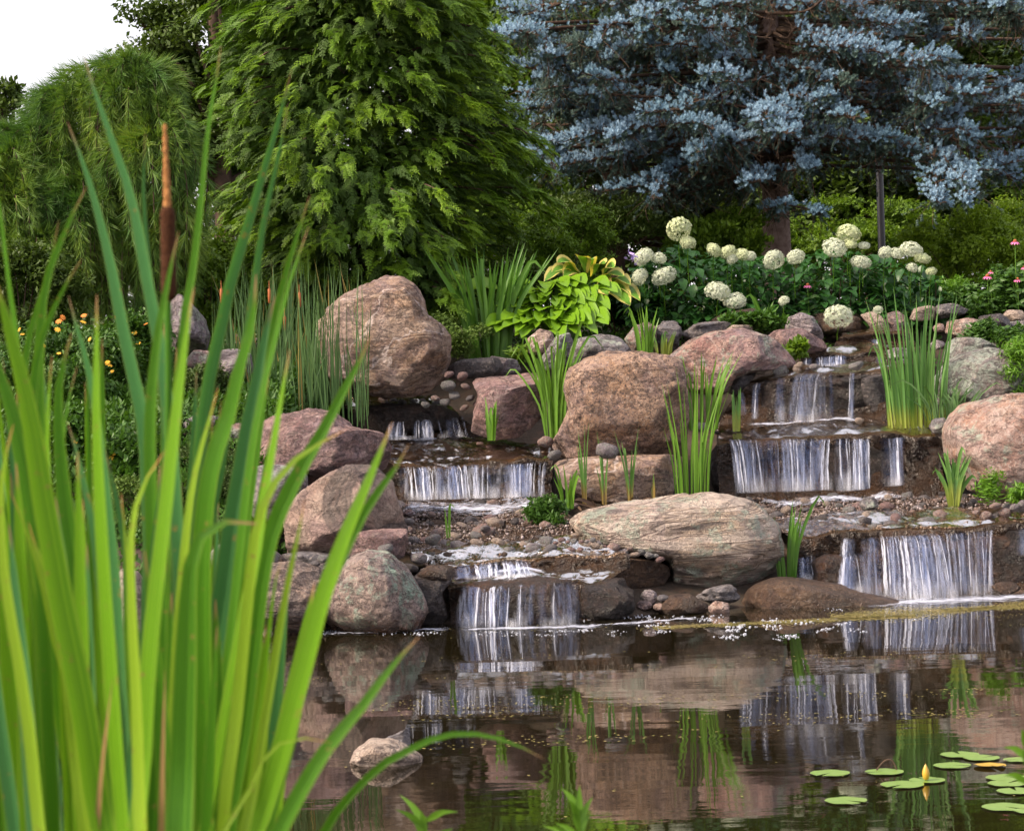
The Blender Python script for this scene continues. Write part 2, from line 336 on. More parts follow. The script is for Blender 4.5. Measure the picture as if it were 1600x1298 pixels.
def plain(name, a, b, scale=30, rough=.6, spec=.4, bump=.3):
    t = NT(name); n = t.noise(t.coord('Object'), scale, 4); return t.done(t.pbr(t.mix(t.ramp(n, [(.35, 0.0), (.65, 1.0)]), a, b), rough, t.bump(n, bump, .01), Specular_IOR_Level=spec))
def mat_ground():
    t = NT('soil_and_moss'); co = t.coord('Object'); n1 = t.noise(co, .8, 5); n2 = t.noise(co, 9, 6, .7)
    c = t.mix(t.ramp(n1, [(.4, 0.0), (.6, 1.0)]), (.04, .025, .016), (.028, .020, .012)); c = t.mix(t.ramp(n2, [(.5, 0.0), (.7, 1.0)]), c, (.075, .038, .022))
    return t.done(t.pbr(c, .9, t.bump(n2, .8, .05)))
M['ground'] = mat_ground()
M['bark'] = plain('spruce_bark', (.15, .10, .085), (.25, .18, .155), 16, .85, .2, 1.0)
M['barkdark'] = plain('dark_bark', (.045, .03, .022), (.08, .05, .035), 14, .9, .2, 1.0)
M['twig'] = plain('dry_twigs', (.07, .045, .032), (.12, .08, .055), 20, .9, .1)
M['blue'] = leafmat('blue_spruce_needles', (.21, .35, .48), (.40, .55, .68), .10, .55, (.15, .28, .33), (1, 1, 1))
M['bluedull'] = leafmat('shaded_spruce_needles', (.06, .11, .09), (.12, .19, .17), .1, .7, (.07, .08, .04), (1, 1, 1))  # needle copy with shade put into its colour, for undersides and inner plumes
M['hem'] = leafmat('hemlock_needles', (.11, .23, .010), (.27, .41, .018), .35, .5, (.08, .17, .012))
M['hemdark'] = leafmat('darker_hemlock_needles', (.04, .09, .010), (.08, .15, .014), .25, .6)  # deeper green for most fronds nearer the trunk
M['pine'] = leafmat('pine_needles', (.08, .18, .025), (.28, .37, .04), .3, .5, (.05, .12, .03))
M['mapledark'] = leafmat('dark_broad_leaves', (.045, .085, .012), (.09, .14, .02), .3, .5)
M['leafmid'] = leafmat('green_broad_leaves', (.08, .16, .014), (.18, .29, .022), .4, .5)
M['leaflime'] = leafmat('yellow_green_leaves', (.18, .30, .02), (.30, .43, .04), .4, .5)
M['hydleaf'] = leafmat('hydrangea_leaves', (.018, .07, .012), (.035, .12, .016), .25, .38, (.03, .10, .02))
M['bed_leaf'] = leafmat('perennial_leaves', (.03, .09, .012), (.08, .17, .02), .3, .5)
M['juniper'] = leafmat('juniper_needles', (.035, .07, .015), (.08, .12, .02), .2, .7)
M['hosta'] = leafmat('lime_hosta_leaves', (.12, .27, .012), (.22, .38, .018), .35, .35)
M['reed'] = leafmat('reed_blades', (.09, .22, .02), (.17, .32, .03), .4, .4)
M['rush'] = leafmat('rush_blades', (.05, .12, .035), (.10, .18, .05), .3, .5)
M['iris'] = leafmat('iris_blades', (.06, .17, .02), (.13, .27, .03), .4, .4)
M['moss'] = leafmat('moss_tufts', (.07, .13, .02), (.13, .20, .03), .2, .8)
M['gold'] = plain('yellow_petals', (.52, .27, .01), (.58, .34, .02), 40, .6)
M['orangef'] = plain('orange_petals', (.50, .15, .01), (.55, .20, .02), 40, .6)
M['cone'] = plain('orange_cone', (.35, .10, .02), (.22, .06, .02), 200, .7)
M['magenta'] = plain('magenta_petals', (.60, .12, .30), (.70, .20, .40), 40, .6)
M['brownspike'] = plain('cattail_velvet', (.035, .014, .007), (.065, .026, .012), 220, .95, .1, .6)
M['malespike'] = plain('dry_male_spike', (.28, .12, .04), (.42, .21, .08), 160, .9, .1, .8)
M['metal'] = plain('painted_dark_metal', (.010, .010, .015), (.014, .014, .020), 8, .35, .5, .05)
def mat_flower():
    t = NT('hydrangea_florets'); g = t.n('NewGeometry'); c = t.mix(g.outputs['Random Per Island'], (.46, .52, .36), (.64, .66, .55))
    p = t.pbr(c, .7); b = t.n('BsdfTranslucent'); t.l(c, b.inputs[0]); m = t.n('MixShader'); m.inputs[0].default_value = .25; t.l(p, m.inputs[1]); t.l(b.outputs[0], m.inputs[2]); return t.done(m.outputs[0])
M['floret'] = mat_flower()
def mat_floretg():
    t = NT('green_hydrangea_florets'); g = t.n('NewGeometry'); c = t.mix(g.outputs['Random Per Island'], (.40, .47, .24), (.56, .59, .38)); return t.done(t.pbr(c, .7))
M['floretg'] = mat_floretg()
def mat_bladeuv(name, ca, cb, ctip, streak=.5, edge=None, tr=.38):
    """long leaf: UV v runs base to tip, u across"""
    t = NT(name); uv = t.n('TexCoord').outputs['UV']; mp = t.n('Mapping'); mp.inputs['Scale'].default_value = (26, .3, 1); t.l(uv, mp.inputs['Vector'])
    s = t.noise(mp.outputs[0], 1, 3, .6); sx = t.n('SeparateXYZ'); t.l(uv, sx.inputs[0])
    c = t.mix(t.ramp(s, [(.38, 0.0), (.62, 1.0)]), ca, cb)
    if edge:
        e = t.math('ABSOLUTE', t.math('SUBTRACT', sx.outputs[0], .5)); en = t.math('ADD', e, t.math('MULTIPLY', t.math('SUBTRACT', s, .5), .25)); c = t.mix(t.ramp(en, [(.27, 0.0), (.32, 1.0)]), c, edge)
    sp_ = t.noise(t.coord('Object'), 70, 3, .6); c = t.mix(t.ramp(sp_, [(.66, 0.0), (.70, .7)]), c, (.22, .16, .05)); e2 = t.math('ABSOLUTE', t.math('SUBTRACT', sx.outputs[0], .5)); c = t.mix(t.ramp(e2, [(.40, 0.0), (.5, .25)]), c, (.40, .46, .08)) if not edge else c  # brown specks; pale yellow edges paint backlight into the blade colour
    if ctip: c = t.mix(t.ramp(sx.outputs[1], [(.975, 0.0), (.995, 1.0)]), c, ctip)
    p = t.pbr(c, .38, t.bump(s, .5, .003), Specular_IOR_Level=.22); b = t.n('BsdfTranslucent'); t.l(t.mix(1.0, c, (1.2, 1.15, .3), 'MULTIPLY'), b.inputs[0])
    m = t.n('MixShader'); m.inputs[0].default_value = tr; t.l(p, m.inputs[1]); t.l(b.outputs[0], m.inputs[2]); return t.done(m.outputs[0])
M['cl'] = mat_bladeuv('bright_cattail_leaf', (.075, .21, .006), (.18, .36, .014), (.40, .22, .12))
M['cg'] = mat_bladeuv('green_cattail_leaf', (.042, .15, .008), (.095, .25, .014), (.35, .20, .12))
M['cd'] = mat_bladeuv('deep_green_cattail_leaf', (.035, .14, .045), (.07, .20, .06), (.25, .16, .10), tr=.3)
M['cy'] = mat_bladeuv('yellowing_cattail_leaf', (.15, .29, .014), (.29, .42, .035), (.50, .22, .10))
M['vhosta'] = mat_bladeuv('cream_edged_hosta_leaf', (.09, .24, .03), (.16, .32, .04), None, edge=(.62, .54, .17), tr=.3)
def mat_pad(name, a, b):
    t = NT(name); co = t.coord('Object'); n = t.noise(co, 30, 4); return t.done(t.pbr(t.mix(n, a, b), .3, t.bump(n, .1, .01), Specular_IOR_Level=.5))
M['pad'] = mat_pad('lily_pad', (.10, .19, .03), (.17, .25, .05)); M['pady'] = mat_pad('yellow_lily_pad', (.36, .20, .015), (.42, .28, .03))
M['scum'] = plain('duckweed_and_pollen', (.17, .15, .03), (.30, .24, .08), 8, .8)

# ------------------------------------------------------------ the ground, pond and streams
GY = [(-400, .9), (-4, .35), (1.5, .12), (2.6, .0), (4.2, -.7), (12.5, -.7), (13.3, -.35), (13.75, -.05), (14.3, .1), (15, .25), (16.6, .5), (17.5, .92), (18.4, 1.2), (19.4, 1.62), (20.2, 1.92), (24, 2.25), (60, 2.5), (900, 3.0)]
def ground_z(x, y):
    x = np.asarray(x, float); y = np.asarray(y, float)
    yy = y - np.clip((x - .3) * .45, 0, 1.1) * np.clip((17.5 - y) / 3, 0, 1) * np.clip((y - 9) / 3, 0, 1)
    z = np.interp(yy, [a for a, b in GY], [b for a, b in GY])
    lb = np.clip((-x - np.interp(y, [14.3, 15.2], [1.75, 1.25])) / .45, 0, 1) * np.clip((y - 11) / 1.5, 0, 1)          # left bank comes forward
    zl = np.interp(y, [0, 10, 11.5, 12.6, 13.2, 14.2, 14.9, 15.6, 16, 17.2, 19, 20.2, 24, 60, 900], [.1, -.5, -.3, .02, .15, .35, .66, 1.15, 1.33, 1.60, 1.80, 1.95, 2.25, 2.5, 3.0])
    z = z * (1 - lb) + np.maximum(z, zl) * lb
    rb = np.clip((x - 4.6) / 1.4, 0, 1) * np.clip((y - 3) / 3, 0, 1)
    z = z * (1 - rb) + np.maximum(z, zl) * rb
    return z + .04 * fbm(np.stack([x * 1.7, y * 1.7, 0 * x], -1), 3, 3) * np.clip((z + .5) * 2, 0, 1)
ax = np.unique(np.round(np.concatenate([np.linspace(-600, -40, 15), np.linspace(-40, -8, 25), np.linspace(-8, 8, 110), np.linspace(8, 40, 25), np.linspace(40, 600, 15)]), 3))
ay = np.unique(np.round(np.concatenate([np.linspace(-300, -10, 8), np.linspace(-10, 0, 12), np.linspace(0, 26, 190), np.linspace(26, 60, 24), np.linspace(60, 900, 20)]), 3))
def grid(nu, nv):
    i = np.arange(nu - 1)[:, None] * nv + np.arange(nv - 1)[None, :]; return np.stack([i, i + nv, i + nv + 1, i + 1], -1).reshape(-1, 4)
X, Y = np.meshgrid(ax, ay, indexing='ij')
tag(obj('ground', np.stack([X, Y, ground_z(X, Y)], -1).reshape(-1, 3), grid(len(ax), len(ay)), M['ground']), kind='structure')
tag(obj('pond_water', [(-7, 2, 0), (8, 2, 0), (8, 16.2, 0), (-7, 16.2, 0)], [(0, 1, 2, 3)], M['pond']), kind='structure')
class Sheet:
    """a terraced strip: rows (left px,py, right px,py, depth) from back to front"""
    def __init__(s, rows, amp=.02, seed=0):
        s.L = np.array([W(a, b, e) for a, b, c, d, e in rows]); s.R = np.array([W(c, d, e) for a, b, c, d, e in rows]); s.n = len(rows); s.amp = amp; s.seed = seed
    def at(s, u, v, lift=0.0):       # v in rows
        u = np.asarray(u, float); v = np.clip(np.asarray(v, float), 0, s.n - 1 - 1e-6); i = v.astype(int); f = (v - i)[..., None]
        a = s.L[i] * (1 - f) + s.L[i+1] * f; b = s.R[i] * (1 - f) + s.R[i+1] * f
        p = a * (1 - u[..., None]) + b * u[..., None]
        q = np.stack([p[..., 0] * 4, p[..., 1] * 4, p[..., 2] * 4], -1)
        n = fbm(q, s.seed, 5, .6); p = p + 0.0; st = np.clip(np.abs(a[..., 2] * 0 + (s.L[i+1] - s.L[i])[..., 2]) / (np.abs((s.L[i+1] - s.L[i])[..., 1]) + .02) - 1, 0, 1); p[..., 1] += n * s.amp * 1.8 + st * (.05 * noise3(np.stack([p[..., 0] * 3, 0 * n, p[..., 2] * 26], -1), s.seed + 9) + .04 * fbm(q * 3, s.seed + 2, 3)) * np.sin(f[..., 0] * math.pi) + st * .09 * np.sin(f[..., 0] * math.pi); p[..., 2] += fbm(q + 9, s.seed + 5, 4) * s.amp + lift
        return p
    def build(s, name, mat, u0=0, u1=1, v0=0, v1=None, nu=90, k=10, lift=0.0):
        v1 = s.n - 1 if v1 is None else v1; nv = int((v1 - v0) * k) + 1
        u, v = np.meshgrid(np.linspace(u0, u1, nu), np.linspace(v0, v1, nv), indexing='ij')
        return tag(obj(name, s.at(u, v, lift).reshape(-1, 3), grid(nu, nv), mat), kind='structure')
LC = Sheet([(430, 580, 590, 588, 20.0), (500, 622, 690, 628, 18.5), (570, 655, 722, 650, 18.0), (585, 690, 760, 684, 17.85), (600, 712, 862, 700, 17.2), (615, 733, 864, 722, 16.7),
            (612, 786, 862, 779, 16.6), (610, 830, 905, 815, 15.5), (640, 868, 930, 850, 14.7), (690, 885, 985, 868, 14.35), (695, 905, 985, 890, 14.3), (700, 917, 935, 912, 13.95), (705, 990, 925, 985, 13.85)], .036, 1)
RC = Sheet([(1330, 512, 1420, 506, 20.0), (1310, 528, 1425, 520, 19.4), (1300, 545, 1430, 535, 19.35), (1255, 556, 1440, 545, 18.5), (1250, 573, 1440, 562, 18.45), (1165, 600, 1400, 575, 17.6),
            (1120, 668, 1420, 655, 17.5), (1120, 690, 1472, 681, 16.6), (1125, 782, 1480, 770, 16.5), (1180, 812, 1640, 795, 15.8), (1245, 840, 1660, 815, 15.2), (1245, 940, 1660, 922, 15.0)], .032, 2)
LC.build('stream_bed', M['bed']); RC.build('stream_bed', M['bed'])
for sh, segs in ((LC, [(0, 1.95), (3.1, 4.97), (7.6, 8.97), (10.1, 10.97)]), (RC, [(0, .95), (2.1, 2.97), (4.1, 4.97), (6.1, 6.97), (9.0, 9.97)])):
    for a, b in segs: sh.build('stream_water', M['stream'], .01, .99, a, b, 60, 14, .02)
# ------------------------------------------------------------ rocks
STRATA = {'gneiss': 34, 'stripe': 34, 'slate': 40, 'wetdark': 26, 'wet': 20, 'swirl': 16, 'rose': 9, 'mud': 12}
def rock(label, poly, d, mat, T=.3, box=.55, seed=0, lvl=5, amp=.03, facets=18, fdeep=.78, name='boulder', cat='boulder', sub=None, group=None, base=None):
    """poly: outline in photo pixels seen at distance d; T: half thickness along the view"""
    P = np.array([W(a, b, d) for a, b in poly]); c = (P.max(0) + P.min(0)) / 2
    xz = P[:, [0, 2]] - c[[0, 2]]
    th = np.linspace(-math.pi, math.pi, 181); Rr = np.zeros(181)
    n = len(xz)
    for q, t in enumerate(th):
        e = np.array([math.cos(t), math.sin(t)]); best = 0
        for i in range(n):
            a, b = xz[i], xz[(i + 1) % n]; s = b - a; den = e[0] * s[1] - e[1] * s[0]
            if abs(den) < 1e-9: continue
            tt = (a[0] * s[1] - a[1] * s[0]) / den; uu = (a[0] * e[1] - a[1] * e[0]) / den
            if tt > 0 and -1e-6 <= uu <= 1 + 1e-6: best = max(best, tt)
        Rr[q] = best
    k = np.array([.06, .24, .4, .24, .06]); Rr = np.convolve(np.concatenate([Rr[-3:-1], Rr, Rr[1:3]]), k, 'valid')
    V, Fc = ico(lvl); V = V.copy(); size = Rr.mean()
    a, b, e = V[:, 0], V[:, 1], V[:, 2]; rho = np.sqrt(a * a + e * e); t = np.arctan2(e, a)
    rr = np.interp(t, th, Rr); g = 1 - (1 - rho) ** (1 / max(box, .15)) if False else rho ** box
    out = np.stack([np.cos(t) * rr * g, T * np.sign(b) * np.abs(b) ** .8, np.sin(t) * rr * g], -1)
    rg = np.random.default_rng(seed + 100)
    for _ in range(facets):          # broken faces
        nn = rdir(1, rg)[0]; nn[1] = -abs(nn[1]) - .25; nn /= np.linalg.norm(nn)
        pr = out @ nn; lim = pr.max() * rg.uniform(fdeep, .97); ov = np.maximum(pr - lim, 0); out -= (ov * .92)[:, None] * nn
    un = out / (np.linalg.norm(out, axis=1, keepdims=True) + 1e-6)
    q = out / size
    dsp = fbm(q * 1.6, seed, 3) * amp * 1.2 + fbm(q * 5, seed + 3, 5, .6) * amp * .85
    rd = 1 - np.abs(fbm(q * 3.2, seed + 8, 3)); dsp -= np.clip(rd - .82, 0, 1) * amp * 2.2
    out = out + un * (dsp * size)[:, None]
    if mat in STRATA: out = out + un * (noise3(np.stack([out[:, 0] * 1.5 + seed, out[:, 1] * 1.5, out[:, 2] * STRATA[mat] + .15 * fbm(q * 2, seed, 2) * STRATA[mat] * size], -1), seed + 7) * .016)[:, None]
    bs = np.array([c[0], d, c[2] + out[:, 2].min()]) if base is None else base
    o = obj(name, out + [c[0], d, c[2]], Fc, M[mat], base=bs)
    return tag(o, label, cat, group)
# --- left cascade
rock('tall two-humped tan and pink boulder with pale veins, behind the rushes', [(497,507),(512,480),(540,460),(575,442),(605,431),(630,434),(648,448),(660,470),(666,492),(690,505),(705,530),(702,560),(692,590),(672,612),(640,620),(600,618),(560,612),(520,600),(500,560)], 17.9, 'tan', .5, .5, 1, 6, .035, 8)
rock('lilac grey pointed boulder standing upright above the flower bed', [(268,470),(282,458),(300,475),(320,500),(328,525),(322,548),(300,556),(272,550),(262,510)], 17.6, 'lilac', .25, .6, 2)
rock('low pinkish grey boulder at the foot of the pointed lilac one', [(290,560),(305,546),(330,548),(342,562),(348,580),(320,592),(296,584)], 17.2, 'pink', .2, .6, 3, 4)
rock('pale grey squarish boulder left of the rushes', [(344,548),(368,543),(392,552),(396,575),(390,600),(360,608),(344,590)], 16.9, 'lilac', .2, .5, 4, 4)
rock('long low rose boulder with flat pink top in front of the rushes', [(385,708),(392,672),(430,650),(480,642),(520,645),(548,668),(600,675),(612,700),(604,735),(560,742),(500,748),(470,757),(405,745)], 15.6, 'rose', .42, .45, 5, 6, .03, 14, .72)
rock('thin grey white stone lying among plants left of the rose boulder', [(285,662),(305,648),(345,650),(352,668),(340,682),(300,682)], 15.8, 'grey', .2, .6, 6, 4)
rock('small pink block between grey stone and rose boulder', [(335,680),(352,660),(385,662),(395,690),(385,712),(345,708)], 15.7, 'pink', .2, .45, 7, 4)
rock('pale pink boulder behind the swirl-patterned rock', [(386,745),(400,728),(440,725),(478,742),(480,780),(455,812),(400,815),(384,790)], 14.9, 'lilac', .3, .5, 8, 5)
rock('wedge boulder with a dark swirl pattern beside the left cascade', [(446,800),(468,770),(500,745),(540,727),(590,730),(612,755),(622,790),(636,825),(620,862),(560,880),(500,885),(450,872)], 14.6, 'swirl', .42, .55, 9, 6, .03, 12, .78)
rock('flat brown stone step under the dark swirl boulder', [(530,832),(635,826),(640,850),(630,872),(560,880),(530,862)], 14.15, 'rose', .16, .35, 10, 5)
rock('rounded pink granite boulder with a green lichen patch at the pond edge', [(503,945),(518,905),(543,875),(575,857),(608,862),(638,890),(660,925),(668,955),(655,985),(600,998),(540,1000),(508,985)], 13.7, 'lichen2', .34, .6, 11, 6, .025, 8)
rock('brown and black striped boulder behind the cattail leaves at the water', [(342,950),(368,905),(408,884),(468,880),(500,890),(510,912),(506,965),(475,990),(400,1000),(350,990)], 13.75, 'stripe', .34, .5, 12, 6, .03, 10)
rock('flat lilac grey stone resting behind the striped boulder', [(328,865),(340,850),(385,855),(432,862),(450,880),(400,892),(335,892)], 14.2, 'lilac', .2, .4, 13, 5)
rock('long dark slab between swirl boulder and round pink granite', [(430,868),(470,862),(530,868),(556,878),(540,892),(480,892),(440,886)], 14.25, 'slate', .18, .4, 14, 5)
rock('upright pale tan boulder seen through the cattail leaves', [(170,960),(176,905),(192,886),(214,895),(228,940),(232,1000),(215,1030),(180,1020)], 12.6, 'pale', .26, .5, 15, 5)
rock('grey slaty leaning boulder seen between cattail leaves', [(296,975),(312,942),(338,955),(365,985),(366,1020),(345,1045),(305,1040)], 12.9, 'slate', .22, .5, 16, 5)
rock('grey brown stone beside the pale tan boulder behind cattails', [(225,900),(250,872),(290,880),(300,920),(285,965),(240,960)], 13.2, 'grey', .22, .5, 17, 5)
for i, (cx, cy, r) in enumerate([(418, 990, 9), (416, 1006, 8)]):
    rock(['small pink round stone at the waterline under the striped boulder', 'small tan round stone in the water under the striped boulder'][i], [(cx - r, cy), (cx - r * .6, cy - r * .7), (cx + r * .5, cy - r * .8), (cx + r, cy), (cx + r * .6, cy + r * .7), (cx - r * .6, cy + r * .7)], 13.2, 'pink', .04, .8, 18 + i, 3, name='stone', cat='stone')
rock('brown angular block with reddish flat top left of the central boulder', [(732,592),(780,586),(840,580),(852,600),(848,650),(812,682),(770,688),(738,676),(742,640),(748,615)], 17.3, 'rose', .36, .4, 20, 6, .03, 14, .70)
rock('long dark green mossy stone behind the reddish block', [(698,572),(720,562),(780,558),(788,575),(770,592),(700,592)], 18.0, 'dark', .2, .45, 21, 5)
rock('lichen spotted lilac stone right of the dark mossy stone', [(752,568),(768,556),(808,562),(815,580),(800,592),(758,590)], 18.3, 'lilac', .2, .5, 22, 5)
rock('dark layered ledge stone over the highest spill of the left cascade', [(545,640),(600,632),(695,634),(720,645),(712,668),(650,676),(575,680),(548,668)], 17.95, 'wetdark', .22, .35, 23, 5, .04, 12)
rock('dark wet ledge stone behind the wide left waterfall', [(596,735),(700,728),(858,726),(868,745),(862,792),(740,800),(615,800),(600,770)], 17.05, 'wetdark', .38, .3, 24, 5, .03, 10)
rock('brown wet ledge stone carrying the lowest left waterfall', [(686,915),(720,900),(800,896),(905,900),(915,930),(905,985),(800,1000),(705,1000),(690,960)], 14.25, 'wet', .44, .35, 25, 6, .03, 8)
rock('purplish black wet block right of the lowest left waterfall', [(893,912),(925,903),(975,903),(990,925),(990,955),(970,972),(925,982),(898,975)], 14.1, 'wetdark', .24, .35, 26, 5, .035, 12)
rock('long brown slab with a pale broken end under the banded boulder', [(800,872),(900,866),(1000,872),(1042,880),(1046,900),(1025,925),(995,932),(900,915),(810,898)], 14.75, 'mud', .34, .3, 27, 6, .025, 12, .72)
rock('small dark rock wedged beside the lowest left waterfall', [(640,905),(665,885),(700,885),(708,905),(690,925),(700,965),(680,990),(655,975),(640,940)], 14.0, 'dark', .18, .5, 28, 5)
rock('brown mossy stone above the gap beside round pink granite', [(652,898),(670,884),(705,884),(712,897),(690,908),(660,908)], 13.95, 'mud', .12, .5, 29, 4)
# --- middle
rock('big square pitted pink boulder between the two cascades', [(880,600),(888,575),(915,560),(950,554),(1000,551),(1045,556),(1068,565),(1074,600),(1076,650),(1072,690),(1062,716),(1000,720),(930,722),(875,716),(860,692),(878,665),(889,640),(883,618)], 16.7, 'rough', .5, .38, 30, 6, .035, 12, .8)
rock('flat tan grey stone block supporting the square pitted boulder', [(862,720),(950,712),(1058,710),(1064,735),(1050,775),(995,788),(930,785),(880,765)], 16.2, 'pale' if 0 else 'tan', .34, .35, 31, 5, .025, 10)
rock('low banded cream and grey boulder with green lichen near the pond', [(886,815),(912,797),(960,788),(1020,782),(1070,773),(1120,769),(1165,780),(1197,797),(1214,820),(1223,850),(1216,885),(1190,905),(1140,918),(1080,922),(1045,920),(1048,895),(1040,874),(1000,864),(940,850),(900,835)], 15.1, 'gneiss', .5, .5, 32, 6, .022, 8, .82)
rock('smooth brown half-sunk dome rock at the waterline', [(1152,955),(1163,930),(1185,912),(1215,902),(1255,905),(1310,915),(1370,930),(1430,942),(1450,960),(1300,972),(1200,970)], 14.6, 'mud', .34, .7, 33, 6, .02, 3)
rock('dark grey wedge stone under the banded boulder', [(1080,934),(1105,922),(1140,913),(1160,930),(1152,942),(1110,944)], 14.35, 'slate', .12, .5, 34, 5)
rock('flat brown stone at the waterline under the banded boulder', [(1030,948),(1050,932),(1075,930),(1105,945),(1100,960),(1035,962)], 14.2, 'mud', .14, .6, 35, 4)
rock('small orange brown stone below the dark grey wedge stone', [(1106,948),(1118,938),(1138,942),(1142,958),(1108,958)], 14.15, 'orange', .07, .6, 36, 4, name='stone', cat='stone')
for i, (cx, cy, rx, ry, m, l) in enumerate([(1014, 933, 14, 13, 'lilac', 'round grey cobble leaning under the slab end beside banded boulder'), (1007, 945, 13, 8, 'pink', 'pinkish speckled cobble in front of the slab end'), (1036, 935, 12, 7, 'slate', 'greenish grey cobble in the hollow under banded boulder'), (1030, 948, 10, 6, 'orange', 'small tan cobble at the waterline beside flat brown stone')]):
    rock(l, [(cx + rx * math.cos(a), cy + ry * math.sin(a)) for a in np.linspace(0, 5.6, 9)], 14.3 - .03 * i, m, .07, .85, 40 + i, 4, facets=2, name='cobble', cat='cobble')
rock('pale pink broad low boulder with smooth top above the right reeds tuft', [(1040,560),(1075,532),(1120,518),(1165,514),(1200,525),(1225,548),(1246,572),(1205,580),(1170,584),(1142,595),(1130,618),(1080,612),(1046,592)], 18.0, 'pink', .5, .5, 50, 6, .025, 10)
rock('mauve boulder behind the pale pink broad one at the upper pools', [(1188,532),(1212,516),(1250,514),(1285,532),(1294,546),(1245,558),(1205,556)], 18.6, 'rose', .3, .55, 51, 5)
rock('smooth round grey boulder behind the square pitted one', [(888,552),(900,530),(938,521),(970,529),(990,550),(985,572),(895,572)], 18.0, 'grey', .26, .65, 52, 5)
rock('angular tan brown stone beside the lime hosta', [(823,530),(843,514),(862,518),(869,540),(862,556),(826,555)], 18.6, 'tan', .16, .5, 53, 5)
rock('grey brown stone in the shade left of the round grey boulder', [(845,560),(868,525),(890,520),(898,540),(888,572),(850,580)], 18.4, 'grey', .16, .5, 54, 5)
rock('brown rounded stone behind the small grass tufts', [(975,530),(990,510),(1010,502),(1026,512),(1024,548),(990,552)], 18.8, 'pink', .2, .6, 55, 5)
rock('dark purplish faceted stone right of the brown rounded one', [(1018,520),(1035,502),(1058,503),(1064,520),(1060,548),(1024,552)], 18.9, 'slate', .2, .5, 56, 5)
rock('flat blue grey slate stone at the hydrangea bed edge', [(1062,522),(1085,507),(1130,502),(1152,508),(1140,522),(1085,532)], 19.0, 'slate', .22, .45, 57, 5)
rock('flat brown stone under the hydrangea flower heads', [(1108,500),(1135,488),(1180,481),(1188,492),(1175,502),(1125,506)], 19.5, 'mud', .2, .45, 58, 5)
rock('small tan stone between slate stone and pale pink boulder', [(1120,524),(1145,508),(1175,508),(1178,518),(1150,528)], 18.8, 'pale', .14, .5, 59, 4)
# --- right cascade
rock('speckled blue grey boulder beside the topmost pool', [(1228,512),(1232,495),(1250,488),(1270,495),(1284,518),(1288,530),(1260,532),(1232,524)], 19.2, 'lilac', .2, .55, 60, 5)
rock('long flat brown stone behind the lowest white flower head', [(1262,515),(1264,492),(1300,488),(1330,482),(1352,500),(1364,518),(1300,522)], 19.9, 'mud', .16, .4, 61, 5)
rock('tilted pinkish slab at the right end of the topmost pool', [(1344,490),(1368,486),(1392,512),(1385,519),(1366,518)], 19.75, 'pale', .1, .4, 62, 5)
rock('rounded tan stone behind the tall right reeds', [(1378,508),(1384,490),(1402,485),(1416,496),(1414,512),(1390,514)], 19.8, 'pink', .14, .6, 63, 4)
rock('tan stone capped by a grey slab at the bed edge', [(1422,500),(1428,482),(1450,477),(1466,482),(1464,500),(1430,503)], 19.8, 'pale', .16, .45, 64, 4)
rock('grey wedge slab lying on the tan stone at the bed edge', [(1460,488),(1464,476),(1488,474),(1514,484),(1500,494),(1470,498)], 19.75, 'slate', .14, .4, 65, 5)
rock('orange brown blocky stone above the lichen boulder', [(1478,520),(1482,502),(1510,497),(1532,500),(1538,520),(1500,530)], 19.0, 'orange', .2, .45, 66, 5)
rock('dark grey stone right of the orange brown block', [(1524,512),(1532,494),(1560,490),(1578,500),(1572,518),(1540,524)], 19.1, 'dark', .18, .5, 67, 5)
rock('low orange stone under the dark grey one', [(1505,532),(1520,518),(1552,518),(1565,530),(1540,540)], 18.7, 'orange', .16, .5, 68, 4)
rock('grey topped tan boulder right of the tall reeds', [(1474,565),(1480,535),(1495,527),(1530,528),(1560,540),(1555,560),(1490,575)], 18.2, 'lichen', .26, .5, 69, 5)
rock('pale stone at the right edge among leaves', [(1566,495),(1575,484),(1598,485),(1604,500),(1580,506)], 19.6, 'pale', .14, .5, 70, 4)
rock('grey stone at the right edge below the pale one', [(1570,524),(1576,503),(1598,500),(1612,512),(1606,530)], 19.2, 'grey', .14, .5, 71, 4)
rock('pinkish grey stone at the right edge above the lichen boulder', [(1566,560),(1575,535),(1600,530),(1625,545),(1620,575)], 18.0, 'pink', .2, .5, 72, 4)
rock('small grey stone between tall reeds and tan boulder', [(1452,538),(1462,531),(1476,534),(1478,544),(1458,547)], 18.3, 'lilac', .1, .6, 73, 4)
rock('round tan stone above the tall reeds', [(1458,512),(1464,505),(1474,506),(1476,518),(1462,520)], 19.2, 'orange', .08, .7, 74, 4)
rock('white grey stone in the pool behind tall reeds', [(1385,548),(1398,543),(1420,544),(1424,555),(1400,566),(1386,560)], 18.5, 'grey', .14, .55, 75, 4)
rock('large rounded rock crusted with green grey lichen at the right', [(1464,590),(1476,570),(1500,553),(1540,542),(1580,551),(1594,575),(1590,612),(1560,635),(1500,645),(1470,632)], 17.3, 'lichen', .42, .6, 76, 6, .02, 8)
rock('huge orange pink boulder at the right edge', [(1478,665),(1490,645),(1514,628),(1552,619),(1600,616),(1650,622),(1690,650),(1700,700),(1680,750),(1620,776),(1550,778),(1515,765),(1503,738),(1482,712)], 16.3, 'orange', .55, .5, 77, 6, .025, 8)
rock('dark wet ledge stone behind the upper right fall with angled face', [(1148,612),(1165,596),(1220,590),(1300,583),(1395,580),(1402,600),(1398,672),(1290,682),(1180,680),(1146,650)], 17.95, 'wetdark', .44, .3, 78, 6, .03, 12, .7)
rock('dark grey faceted rock between the thin fall and the tall reeds', [(1332,588),(1394,582),(1402,640),(1392,668),(1345,672),(1330,630)], 17.75, 'dark', .26, .4, 79, 5, .03, 10, .7)
